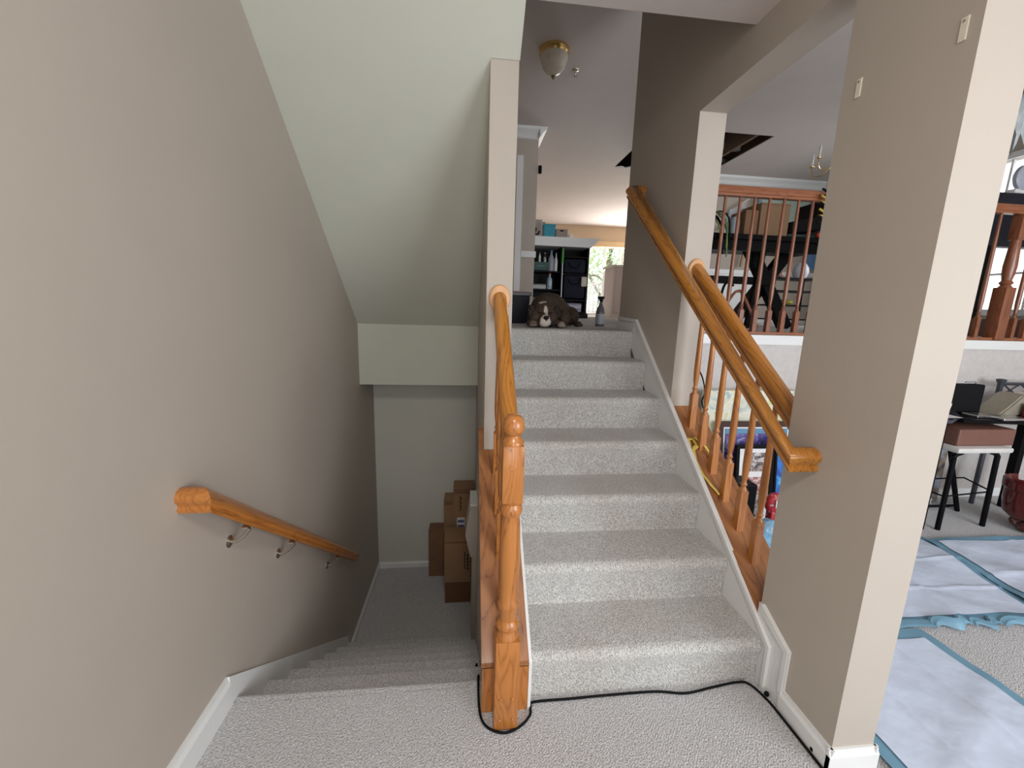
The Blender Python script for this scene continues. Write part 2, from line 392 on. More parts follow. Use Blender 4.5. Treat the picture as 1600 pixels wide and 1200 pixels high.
# crown mouldings
def crown(name, pts, a0, a1, axis): bm = BM(); prism(bm, pts, a0, a1, axis); return struct(name, bm, 'trim')
cp = lambda y, s: [(y, CE), (y+s*.10, CE), (y+s*.085, CE-.03), (y+s*.04, CE-.07), (y+s*.015, CE-.11), (y, CE-.12)]
crown('trim_4', cp(7.05, -1), 2.75, 6.2, 'X')
crown('trim_5', [(6.2-(p-0), z) for p, z in [(0, CE), (.10, CE), (.085, CE-.03), (.015, CE-.11), (0, CE-.12)]], 2.6, 7.05, 'Y')
bm = BM(); prism(bm, cp(5.8, -1), .207, .9, 'X'); prism(bm, [(.9+p, z) for p, z in [(0, CE), (.10, CE), (.085, CE-.03), (.04, CE-.07), (.015, CE-.11), (0, CE-.12)]], 5.7, 6.3, 'Y'); struct('trim_6', bm, 'trim')
sbox('trim_7', (.62, 5.775, UF), (.705, 5.80, 3.44), 'trim')          # door casing on hall wall
sbox('trim_8', (.71, 5.775, 2.16), (.915, 5.80, 2.24), 'trim')        # chair rail
bm = BM(); box(bm, (2.75, 7.02, 2.18), (6.2, 7.05, 2.25)); struct('trim_9', bm, 'trim')
sbox('wall_wainscot', (2.75, 7.04, UF), (5.05, 7.05, 2.18), 'trim')

# ------------------------------------------------------------------ windows and sliding door
bm = BM()
X = 6.2
for (a, b) in (((X-.03, wy0-.07, wz0-.07), (X, wy0, wz1+.07)), ((X-.03, wy1, wz0-.07), (X, wy1+.07, wz1+.07)), ((X-.03, wy0, wz1), (X, wy1, wz1+.07)), ((X-.05, wy0-.07, wz0-.07), (X, wy1+.07, wz0))): box(bm, a, b)
for z in (2.02, 2.47, 2.95): box(bm, (X+.03, wy0, z), (X+.06, wy1, z+.022))
for y in (4.07, 4.47, 4.88): box(bm, (X+.03, y, wz0), (X+.06, y+.022, wz1))
struct('window_1', bm, 'trim')
bm = BM(); box(bm, (X+.04, wy0, wz0), (X+.044, wy1, wz1)); struct('window_1_glass', bm, 'glass')
bm = BM()
for x in (3.3, 3.78, 4.27, 5.24): box(bm, (x, 11.57, UF), (x+.055, 11.66, 3.28))
box(bm, (3.3, 11.57, 3.23), (5.3, 11.66, 3.28)); box(bm, (3.3, 11.57, UF), (5.3, 11.66, UF+.08))
struct('door_1', bm, 'trim')
bm = BM(); box(bm, (3.35, 11.61, UF+.08), (5.25, 11.614, 3.23)); struct('door_1_glass', bm, 'glass')
bm = BM(); box(bm, (3.2, 11.42, 3.20), (5.4, 11.55, 3.34), .01); tag(obj('blind_valance', bm, C_('valance_tan', (.58, .42, .24), .6)), 'tan valance across the top of the bright sliding glass door', 'blind')
# outdoors
t_ = thing('deck_railing', 'white deck railing outside beyond the sliding glass door', 'railing', (4.2, 13.0, UF))
for x in (2.62, 4.4, 6.1): pbox('post', (x, 12.965, 1.301), (x+.07, 13.035, 2.36), 'white', t_)
pbox('top_rail', (2.6, 12.97, 2.28), (6.2, 13.03, 2.33), 'white', t_); pbox('bottom_rail', (2.6, 12.98, 1.42), (6.2, 13.02, 1.46), 'white', t_)
for i in range(25): pbox('baluster', (2.7+i*.14, 12.985, 1.46), (2.73+i*.14, 13.015, 2.28), 'white', t_)
sbox('floor_deck', (2.5, 11.75, 1.1), (6.3, 13.1, 1.3), C_('deck_boards', (.45, .42, .38), .8))
sbox('ground', (-14, 13.2, -.7), (24, 45, -.6), C_('lawn_green', (.14, .22, .07), .9))
t_ = thing('leafy_tree', 'pale green leafy tree seen outside through the sliding glass door', 'tree', (6.0, 17, -.6))
bm = BM(); tube(bm, [(6, 17, -.6), (6.05, 17, 1.5), (5.8, 17.1, 3.5), (6.1, 17, 5.5)], .13, 10)
tube(bm, [(6.0, 17, 1.3), (5.2, 16.8, 2.4), (4.5, 16.7, 3.4)], .06, 8); tube(bm, [(6.0, 17, 1.8), (6.8, 16.9, 3), (7.4, 16.8, 4)], .06, 8); tube(bm, [(5.9, 17, 2.4), (5.3, 17.1, 2.9), (4.8, 16.9, 2.8)], .04, 8)
obj('trunk', bm, C_('bark_grey', (.25, .22, .18), .9), t_, True)
bm = BM(); rnd = random.Random(3)
for i in range(3600):
    c = Vector((rnd.gauss(5.9, 1.5), rnd.gauss(17, .8), rnd.gauss(3.1, 1.3)))
    if c.z < .8: continue
    d = Vector((rnd.uniform(-1, 1), rnd.uniform(-1, 1), rnd.uniform(-1, 1))).normalized(); e = d.orthogonal().normalized(); f = d.cross(e); s = rnd.uniform(.05, .09)
    bm.faces.new([bm.verts.new(c+e*s), bm.verts.new(c+f*s*.5), bm.verts.new(c-e*s), bm.verts.new(c-f*s*.5)])
lm, nt, b = newmat('leaf_green'); tl = N(nt, 'ShaderNodeBsdfTranslucent'); tl.inputs[0].default_value = (.62, .80, .42, 1); df = N(nt, 'ShaderNodeBsdfDiffuse'); df.inputs[0].default_value = (.50, .68, .34, 1); mx = N(nt, 'ShaderNodeMixShader'); mx.inputs[0].default_value = .5
nt.links.new(tl.outputs[0], mx.inputs[1]); nt.links.new(df.outputs[0], mx.inputs[2]); nt.links.new(mx.outputs[0], nt.nodes['Material Output'].inputs[0])
lo = obj('foliage', bm, lm, t_)

# ------------------------------------------------------------------ stairs
def nosing_profile(y0, z0, n, top_len, down=False):
    """closed polygon of carpeted steps rising away (y,z)"""
    P = [(y0, z0)]
    r = .034; ov = .014
    for k in range(n):
        y = y0+k*TR; z = z0+(k+1)*RI
        if k: P.append((y, z0+k*RI+.004))
        P.append((y, z-.085))
        cx, cz = y-ov+r, z-r
        for a in range(9):
            th = PI*1.08-(PI*.58)*a/8
            P.append((cx+r*math.cos(th), cz+r*math.sin(th)))
        if k < n-1: P.append((y+TR-.004, z))
        else: P.append((y+top_len, z))
    return P
st = thing('staircase', 'pale grey carpeted staircase of seven steps rising to the dog', 'staircase', (.7, Y0, 0))
P = nosing_profile(Y0, 0, 7, .06)
P.append((P[-1][0], P[-1][1]-.30)); P.append((Y0+.35, 0))
bm = BM(); prism(bm, P, .24, 1.18); obj('carpet_runner', bm, 'carpet_stair', st, True)
sk = lambda y: .184+.745*(y-1.268)+.028
bm = BM(); prism(bm, [(1.268, 0), (1.268, .195), (2.83, sk(2.83)+.03), (3.15, UF+.085), (3.15, UF), (2.9, UF-.1), (1.45, 0)], 1.181, 1.194)
prism(bm, [(1.262, 0), (1.262, .20), (2.82, sk(2.82)+.045), (3.15, UF+.098), (3.15, UF+.075), (2.83, sk(2.83)+.018), (1.276, .188), (1.276, 0)], 1.172, 1.1945)
obj('skirt_board', bm, 'trim', st)
bm = BM(); prism(bm, [(1.262, 0), (1.262, .20), (1.96, .76), (1.96, .70), (1.275, .12), (1.275, 0)], .2335, .2445); prism(bm, [(1.285, 0), (1.275, .18), (2.9, sk(2.9)), (3.0, UF-.1), (1.45, 0)], .213, .236)
obj('skirt_board', bm, 'trim', st)
dn = thing('staircase', 'shadowed carpeted steps going down to the lower landing at left', 'staircase', (-.4, YL, -1.14))
bm = BM(); P = []
# descending: treads at -k*RI
z = 0; y = YL
P.append((y-.03, -.002)); r = .02
def nose(y, z):
    return [(y-.03, z-.003)]+[(y+r*math.sin(PI*.75*a/8), z-r+r*math.cos(PI*.75*a/8)) for a in range(9)]+[(y-.004, z-.05)]
RD, TD = 1.14/7, .2185
P = [(y-.05, -.2)]+nose(y, 0)
for k in range(1, 7):
    P.append((YL+(k-1)*TD-.004, -k*RD)); P += nose(YL+k*TD+.006, -k*RD)
P.append((YL+6*TD-.004, -7*RD)); P.append((YL+6*TD-.3, -7*RD-.1))
prism(bm, P, XL+.001, .077); obj('carpet_runner', bm, 'carpet', dn, True)

# ------------------------------------------------------------------ turned parts
def baluster_bm(c, zb, zt, w=.032, blk=.2, seg=14, below=.02, zblock=None):
    """square foot, vase turning, tapering shaft"""
    x, y = c; bm = BM(); h = w/2; z1 = zblock if zblock else zb+blk
    box(bm, (x-h, y-h, zb-below), (x+h, y+h, z1), 0)
    # pyramid shoulder + turning
    L = zt-z1
    pr = [(h*1.05, 0), (h*.95, .008), (h*.62, .016), (h*.62, .022), (h*.9, .030), (h*.62, .038), (h*.58, .05), (h*.80, .075), (h*.95, .12), (h*.92, .2), (h*.78, L*.55), (h*.60, L)]
    lathe(bm, (x, y, z1), pr, seg)
    return bm
def rail_prof(w=.058, h=.062):
    a, b = w/2, h
    return [(-a*.72, 0), (a*.72, 0), (a*.72, b*.18), (a, b*.32), (a, b*.52), (a*.86, b*.62), (a*.82, b*.78), (a*.5, b*.96), (0, b), (-a*.5, b*.96), (-a*.82, b*.78), (-a*.86, b*.62), (-a, b*.52), (-a, b*.32), (-a*.72, b*.18)]

# ------------------------------------------------------------------ centre railing: newel, balusters, rail
rl = thing('stair_railing', 'orange oak stair railing with turned newel post between the two flights', 'railing', (.147, 1.23, 0))
bm = BM(); nx, ny = .146, 1.232
box(bm, (nx-.042, ny-.042, 0), (nx+.042, ny+.042, .355), .003)
R = .036
lathe(bm, (nx, ny, .355), [(.040, 0), (.037, .012), (R*.9, .020), (R*.86, .028), (.041, .040), (.041, .052), (R*.84, .066), (R*.86, .10), (R*1.02, .118), (R*1.04, .13), (R*.84, .142), (R*.90, .20), (.036, .30), (.0315, .42), (.029, .445), (.036, .458), (.038, .470), (.034, .482), (.031, .490), (.036, .50)], 32)
box(bm, (nx-.034, ny-.034, .853), (nx+.034, ny+.034, 1.045), .004)
lathe(bm, (nx, ny, 1.043), [(.034, 0), (.034, .008), (.029, .018), (.024, .024), (.023, .030), (.030, .036), (.0345, .05), (.035, .062), (.030, .082), (.020, .094), (.002, .099)], 32)
nw = obj('newel_post', bm, 'oakZ', rl, True)
for x, z in ((nx-.022, .045), (nx+.022, .045), (nx-.020, .13), (nx+.020, .13)):
    bm = BM(); lathe(bm, (x, ny-.042, z), [(.006, 0), (.006, -.002), (.003, -.005)], 12, 'Y'); obj('screw_plug', bm, 'oakX', nw)
bm = BM(); lathe(bm, (nx-.002, ny-.034, .975), [(.0115, 0), (.0115, -.0012), (.009, -.002)], 20, 'Y'); obj('screw_plug', bm, 'oakX', nw)
# end panel and sloping cap
pbox('end_panel', (.063, 1.262, 0), (.232, 1.284, .19), 'oakZ', rl)
bm = BM(); cp0, cp1 = (1.262, .19), (1.955, .757)
prism(bm, [(1.262, .185), (1.955, .745), (1.955, .768), (1.262, .208)], .060, .232, bev=.002); cpb = obj('cap', bm, 'capS', rl)
bm = BM(); prism(bm, [(1.955, .745), (2.06, .83), (2.06, .853), (1.955, .768)], .060, .0835); obj('cap_return', bm, 'capS', rl)
bm = BM(); prism(bm, [(1.27, .17), (1.955, .725), (1.955, .744), (1.27, .186)], .066, .0775); obj('cap_moulding', bm, 'oakS', rl)
def rail_prof2(k=1.0, hh=.073):
    h = [(.024, 0), (.0265, .006), (.0265, .013), (.0215, .018), (.0225, .026), (.031, .035), (.0335, .047), (.029, .059), (.018, .069), (0, .073)]
    P = [(x*k, z*hh/.073) for x, z in h]; return P+[(-x, z) for x, z in P[-2::-1]]
def path_rail(bm, path, prof):
    """path: 3D points; profile offset sideways (mitred in plan) and straight up"""
    pts = [Vector(p) for p in path]; n = len(pts); nrm = []
    for a, b in zip(pts, pts[1:]):
        d = (b-a); d.z = 0; d.normalize(); nrm.append(Vector((-d.y, d.x, 0)))
    rings = []
    for i, p in enumerate(pts):
        if i == 0: o = nrm[0]
        elif i == n-1: o = nrm[-1]
        else:
            o = nrm[i-1]+nrm[i]; o = o/(1+nrm[i-1].dot(nrm[i]))
        rings.append([bm.verts.new(p+o*u+Vector((0, 0, v))) for u, v in prof])
    m = len(prof); fs = []
    for a, b in zip(rings, rings[1:]):
        for k in range(m): fs.append(bm.faces.new((a[k], a[(k+1) % m], b[(k+1) % m], b[k])))
    fs.append(bm.faces.new(rings[0][::-1])); fs.append(bm.faces.new(rings[-1])); bmesh.ops.recalc_face_normals(bm, faces=fs)
ra, rb = Vector((.147, 1.262, .945)), Vector((.147, 1.947, 1.455))
for y in (1.41, 1.56, 1.71, 1.86):
    zc = .208+(y-1.262)*.808; zt = .945+(y-1.262)*.745
    obj('baluster', baluster_bm((.143, y), zc, zt, blk=.19), 'oakZ', rl, True)
bm = BM(); path_rail(bm, [ra, rb], rail_prof2(.95, .085)); obj('handrail', bm, 'oakS', rl, True)
bm = BM(); lathe(bm, (.147, 1.9595, 1.508), [(.047, 0), (.050, -.006), (.047, -.012), (.044, -.0135)], 36, 'Y')
bmesh.ops.scale(bm, vec=(1, 1, 1.28), space=Matrix.Translation((-.147, -1.9595, -1.508)), verts=bm.verts[:]); obj('rosette', bm, C_('pale_oak_rosette', (.62, .34, .16), .4), rl, True)

# ------------------------------------------------------------------ right opening railing
rr = thing('stair_railing', 'orange oak stair railing with six balusters set in the right wall opening', 'railing', (1.27, 1.36, .29))
bm = BM(); prism(bm, [(1.357, cs(1.357)-.028), (2.248, cs(2.248)-.028), (2.248, cs(2.248)), (1.357, cs(1.357))], 1.186, 1.372, bev=.002); obj('cap', bm, 'capS', rr)
rB = lambda y: 1.058+(y-1.418)*.775
for y in (2.125, 2.004, 1.885, 1.762, 1.640, 1.518):
    zc = cs(y); obj('baluster', baluster_bm((1.265, y), zc, rB(y)+.02, w=.034, zblock=zc+.185), 'oakZ', rr, True)
bm = BM(); path_rail(bm, [(1.268, 1.357, rB(1.357)-.02), (1.268, 2.236, rB(2.236)-.04)], rail_prof2(1.05, .09)); obj('handrail', bm, 'oakS', rr, True)
bm = BM(); lathe(bm, (1.266, 2.249, 1.703), [(.048, 0), (.050, -.006), (.047, -.012), (.044, -.0135)], 36, 'Y')
bmesh.ops.scale(bm, vec=(1, 1, 1.28), space=Matrix.Translation((-1.266, -2.249, -1.703)), verts=bm.verts[:]); obj('rosette', bm, M['pale_oak_rosette'], rr, True)

# ------------------------------------------------------------------ wall handrails
hr = thing('wall_handrail', 'long orange oak handrail sloping down the right wall beside the carpeted steps', 'handrail', (1.12, 2.1, 1.5))
bA = lambda y: .943+(y-1.232)*.776
bm = BM(); path_rail(bm, [(1.1945, 1.234, bA(1.234)), (1.114, 1.234, bA(1.234)), (1.114, 2.90, bA(2.90)), (1.1945, 2.90, bA(2.90))], rail_prof2(1.1, .078)); obj('rail', bm, 'oakS', hr, True)
bm = BM(); lathe(bm, (1.19, 1.225, .938), [(.004, 0), (.003, -.004)], 8); obj('nail', bm, 'nickel', hr)
def bracket(parent, x, y, z, s, ztop, xr):
    bm = BM(); lathe(bm, (x, y, z), [(.022, 0), (.022, s*.004), (.014, s*.008), (.008, s*.012)], 16, 'X')
    tube(bm, [(x+s*.01, y, z), (x+s*.035, y, z+.004), (xr, y, (z+ztop)/2+.01), (xr, y, ztop-.004)], .0065, 10)
    box(bm, (xr-.012, y-.028, ztop-.006), (xr+.012, y+.028, ztop)); obj('bracket', bm, 'nickel', parent, True)
for y in (1.75, 2.6): bracket(hr, 1.195, y, bA(y)-.06, -1, bA(y), 1.118)
hl = thing('wall_handrail', 'orange oak handrail with metal brackets sloping down the left wall', 'handrail', (-.79, 1.9, .3))
za = lambda y: .885-(y-1.262)*.785
bm = BM(); path_rail(bm, [(-.8628, 1.262, za(1.262)-.058), (-.792, 1.262, za(1.262)-.058), (-.792, 2.78, za(2.78)-.058)], rail_prof2(.95, .073)); obj('rail', bm, 'oakSd', hl, True)
for y in (1.47, 1.82, 2.42): bracket(hl, -.863, y, za(y)-.128, 1, za(y)-.058, -.79)

# ------------------------------------------------------------------ upper balcony railing
ur = thing('balcony_railing', 'reddish oak balcony railing on the upper floor above the living room', 'railing', (2.5, 2.90, UF))
pbox('shoe_rail', (XW, 2.865, UF-.004), (6.19, 2.925, UF+.018), 'redoakX', ur, .003)
bm = BM(); sweep(bm, rail_prof(.065, .07), (XW, 2.895, 2.285), (6.19, 2.895, 2.285)); obj('handrail', bm, 'redoakX', ur, True)
x = 1.455; xs = []
while x < 6.1:
    if not (4.13 < x < 4.31): xs.append(x)
    x += .112
for x in xs: obj('baluster', baluster_bm((x, 2.895), UF+.018, 2.286, w=.032, blk=.155, below=0, seg=12), 'redoak', ur, True)
bm = BM(); box(bm, (4.17, 2.85, UF), (4.26, 2.94, 1.74), .004)
lathe(bm, (4.215, 2.895, 1.74), [(.042, 0), (.028, .02), (.042, .035), (.028, .055), (.036, .10), (.040, .16), (.030, .36)], 24); box(bm, (4.18, 2.86, 2.1), (4.25, 2.93, 2.286), .004); obj('newel_post', bm, 'redoak', ur, True)

# ------------------------------------------------------------------ ceiling lamp, sprinkler, chandeliers
cl = thing('ceiling_lamp', 'brass flush ceiling lamp with white glass bowl over the upper hall', 'lamp', (.75, 4.12, CE))
bm = BM(); lathe(bm, (.75, 4.12, CE), [(.135, 0), (.135, -.012), (.128, -.03), (.135, -.04), (.128, -.055), (.10, -.06)], 32); obj('canopy', bm, 'brass', cl, True)
bm = BM(); lathe(bm, (.75, 4.12, CE-.055), [(.125, 0), (.122, -.03), (.10, -.09), (.065, -.135), (.02, -.155), (.002, -.158)], 32); obj('glass_bowl', bm, C_('alabaster_glass', (.72, .66, .56), .2), cl, True)
bm = BM(); lathe(bm, (.75, 4.12, CE-.212), [(.016, 0), (.02, -.008), (.012, -.02), (.006, -.03)], 16); obj('finial', bm, C_('dark_brass', (.2, .14, .07), .35, .8), cl, True)
sp = thing('fire_sprinkler', 'small chrome fire sprinkler on the ceiling beside the brass lamp', 'sprinkler', (1.02, 4.40, CE))
bm = BM(); lathe(bm, (1.02, 4.40, CE), [(.035, 0), (.03, -.008), (.012, -.012), (.010, -.035), (.004, -.05)], 16); obj('body', bm, 'nickel', sp, True)
bm = BM(); lathe(bm, (1.02, 4.40, CE-.055), [(.018, 0), (.018, -.002)], 16); obj('deflector', bm, 'nickel', sp)
def chandelier(label, c, narm, R, mat, drop):
    t = thing('chandelier', label, 'chandelier', (c[0], c[1], CE))
    bm = BM(); cyl(bm, (c[0], c[1], CE), (c[0], c[1], c[2]), .008); lathe(bm, (c[0], c[1], CE), [(.06, 0), (.05, -.02), (.01, -.03)], 20); obj('rod', bm, mat, t, True)
    bm = BM(); lathe(bm, c, [(.004, -.07), (.02, -.06), (.012, -.04), (.035, -.01), (.04, .02), (.015, .05), (.03, .08), (.012, .12)], 20); obj('hub', bm, mat, t, True)
    for k in range(narm):
        a = PI+2*PI*k/narm; dx, dy = math.cos(a), math.sin(a); X, Y, Z = c
        pt = lambda r, z: (X+dx*r, Y+dy*r, Z+z)
        bm = BM(); tube(bm, [pt(.02, .02), pt(.08, .05), pt(.14, .02), pt(.2, -.05), pt(R-.03, -.05), pt(R, .01), pt(R, .05)], .006, 8); lathe(bm, pt(R, .05), [(.004, 0), (.024, .006), (.026, .012), (.01, .014)], 14); arm = obj('arm', bm, mat, t, True)
        bm = BM(); cyl(bm, pt(R, .06), pt(R, .13), .010); obj('candle', bm, 'offwhite', arm)
        bm = BM(); lathe(bm, pt(R, .13), [(.008, 0), (.014, .02), (.010, .05), (.002, .075)], 12); obj('bulb', bm, C_('clear_bulb', (.6, .6, .62), .1), arm, True)
    return t
chandelier('small brass candle chandelier in the dining room, one arm past the pillar', (4.14, 4.5, 3.13), 6, .32, 'brass', 0)
t_ = thing('plastic_sheet', 'torn clear plastic sheet hanging from the opened ceiling at right', 'plastic sheet', (5.5, 3.95, CE))
bm = BM(); rnd = random.Random(5)
n = 16; V = []
for i in range(n+1):
    x = 5.22+.6*i/n; top = CE-.05; bot = 3.28+.10*math.sin(i*1.9)+rnd.uniform(-.05, .05)
    V.append([bm.verts.new((x, 3.95+.04*math.sin(i*1.3+j*.8), top+(bot-top)*j/6)) for j in range(7)])
for a, b in zip(V, V[1:]):
    for j in range(6): bm.faces.new((a[j], b[j], b[j+1], a[j+1]))
o = obj('sheet', bm, 'sheet', t_, True); s = o.modifiers.new('s', 'SOLIDIFY'); s.thickness = .003

# ------------------------------------------------------------------ wall bits
for y, lab in ((1.018, 'cream adhesive hook strip on the pillar wall, nearer the bright pillar edge'), (1.293, 'cream adhesive hook strip on the pillar wall, nearer the wall opening')):
    t_ = thing('adhesive_strip', lab, 'adhesive strip', (XR, y, 2.165))
    bm = BM(); box(bm, (XR-.004, y-.009, 2.138), (XR, y+.009, 2.192), .0015); obj('pad', bm, 'offwhite', t_)
    bm = BM(); cyl(bm, (XR-.004, y, 2.183), (XR-.006, y, 2.183), .003); obj('tab_hole', bm, 'nickel', t_)
bm = BM(); box(bm, (.905, 5.76, 3.23), (.95, 5.80, 3.33), .008); cyl(bm, (.928, 5.76, 3.28), (.928, 5.745, 3.28), .012); tag(obj('security_camera', bm, 'black'), 'small black camera on the hall wall edge below the crown moulding', 'camera')

# ------------------------------------------------------------------ cable
t_ = thing('cable', 'black cable running along the foot of the stairs and round the newel post', 'cable', (.6, 1.29, 0))
bm = BM(); z = .006
pts = [(1.200-.02, .80, z), (1.176, .90, z), (1.173, 1.03, z), (1.170, 1.14, z), (1.165, 1.22, z), (1.14, 1.29, z), (1.09, 1.298, z+.004), (.98, 1.288, z), (.86, 1.272, z), (.74, 1.288, z), (.55, 1.288, z), (.40, 1.285, z), (.262, 1.283, z), (.247, 1.265, z), (.240, 1.235, z), (.205, 1.200, z), (.15, 1.178, z), (.10, 1.190, z), (.066, 1.225, z), (.055, 1.29, z), (.055, 1.395, z+.003), (.058, 1.43, -.03), (.056, 1.425, -.17), (.05, 1.50, -.182), (.058, 1.65, -.182), (.052, 1.68, -.25), (.058, 1.69, -.37), (.06, 1.8, -.374)]
tube(bm, pts, .0045, 8, 6); obj('cord', bm, 'blackm', t_, True)
for y, x in ((1.235, 1.160), (1.03, 1.173)):
    bm = BM(); lathe(bm, (x+.012, y, .010), [(.007, 0), (.009, .004), (.008, .012), (.004, .016)], 12); obj('clip', bm, 'black', t_, True)

# ------------------------------------------------------------------ cardboard
def carton(label, a, b, mat='card', rows=(), lab=None, flap=True):
    x0, y0, z0 = a; x1, y1, z1 = b
    t = thing('cardboard_box', label, 'box', ((x0+x1)/2, (y0+y1)/2, z0))
    pbox('body', a, b, mat, t, .002)
    if flap:
        pbox('flap', (x0+.004, y0-.002, z1-.06*(z1-z0)), (x1-.004, y0-.0003, z1-.004), 'cardd', t)
    return t
t_ = carton('tall tan cardboard box with a small shipping label, topmost against the lower landing wall', (-.118, 3.62, -1.14), (.076, 3.80, -.205), 'card')
pbox('shipping_label', (-.085, 3.616, -.66), (-.01, 3.6195, -.50), 'white', t_)
for i in range(3): pbox('barcode', (-.078, 3.614, -.65+i*.05), (-.018, 3.6158, -.625+i*.05), C_('label_ink', (.12, .13, .3), .5), t_)
for i in range(11): pbox('printed_mark', (-.060, 3.618, -.28-i*.014), (-.052+.006*(i % 3), 3.6198, -.288-i*.014), 'blackm', t_)
carton('tan cardboard box, second of the stepped row against the landing wall', (-.208, 3.65, -1.14), (-.119, 3.82, -.34), 'card')
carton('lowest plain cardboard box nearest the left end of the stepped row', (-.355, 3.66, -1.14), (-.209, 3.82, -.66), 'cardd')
t_ = carton('large cardboard box standing in front on the lower landing carpet', (-.185, 3.27, -.93), (.044, 3.50, -.53), 'card')
for i in range(5): pbox('printed_mark', (.012, 3.267, -.66-i*.032), (.024, 3.2695, -.68-i*.032), 'blackm', t_)
for i in range(12): pbox('printed_mark', (-.012, 3.267, -.64-i*.014), (-.004, 3.2695, -.649-i*.014), 'blackm', t_)
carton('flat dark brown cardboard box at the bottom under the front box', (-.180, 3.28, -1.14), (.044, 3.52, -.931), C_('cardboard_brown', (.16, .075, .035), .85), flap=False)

# ------------------------------------------------------------------ yellow ribbon on the cap
bm = BM(); zc = lambda y: cs(y)+.010
loop = [(1.192, 1.99), (1.20, 2.03), (1.235, 2.04), (1.24, 2.0), (1.205, 1.975), (1.195, 1.93), (1.20, 1.86), (1.215, 1.80), (1.24, 1.765)]
def ribbon(bm, pts, w, z0):
    prev = None
    P = []
    for i in range(len(pts)-1):
        for k in range(4):
            t = k/4; P.append((pts[i][0]*(1-t)+pts[i+1][0]*t, pts[i][1]*(1-t)+pts[i+1][1]*t))
    P.append(pts[-1])
    for i, (x, y) in enumerate(P):
        j = min(i+1, len(P)-1); k = max(i-1, 0); d = Vector((P[j][0]-P[k][0], P[j][1]-P[k][1], 0)).normalized(); n = Vector((-d.y, d.x, 0))*w/2
        c = Vector((x, y, 0)); L = c+n; Rr = c-n; zz = z0+.006*math.sin(i*.5)
        L.z = zc(L.y)+zz; Rr.z = zc(Rr.y)+zz+.004
        cur = (bm.verts.new(L), bm.verts.new(Rr))
        if prev: bm.faces.new((prev[0], prev[1], cur[1], cur[0]))
        prev = cur
ribbon(bm, loop, .018, .004); ribbon(bm, [(1.24, 2.04), (1.275, 1.99), (1.30, 1.90)], .016, .012)
o = tag(obj('ribbon', bm, C_('yellow_ribbon', (.78, .60, .13), .5), None, True), 'yellow fabric ribbon lying on the sloping oak cap between balusters', 'ribbon'); s = o.modifiers.new('s', 'SOLIDIFY'); s.thickness = .002
t_ = BM(); tube(t_, [(1.33, 2.235, 1.16), (1.36, 2.22, 1.10), (1.372, 2.2, 1.02), (1.355, 2.19, .97), (1.36, 2.18, .93)], .004, 6); tag(obj('strap', t_, 'blackm'), 'short black strap hanging behind the topmost baluster of the wall opening', 'strap')

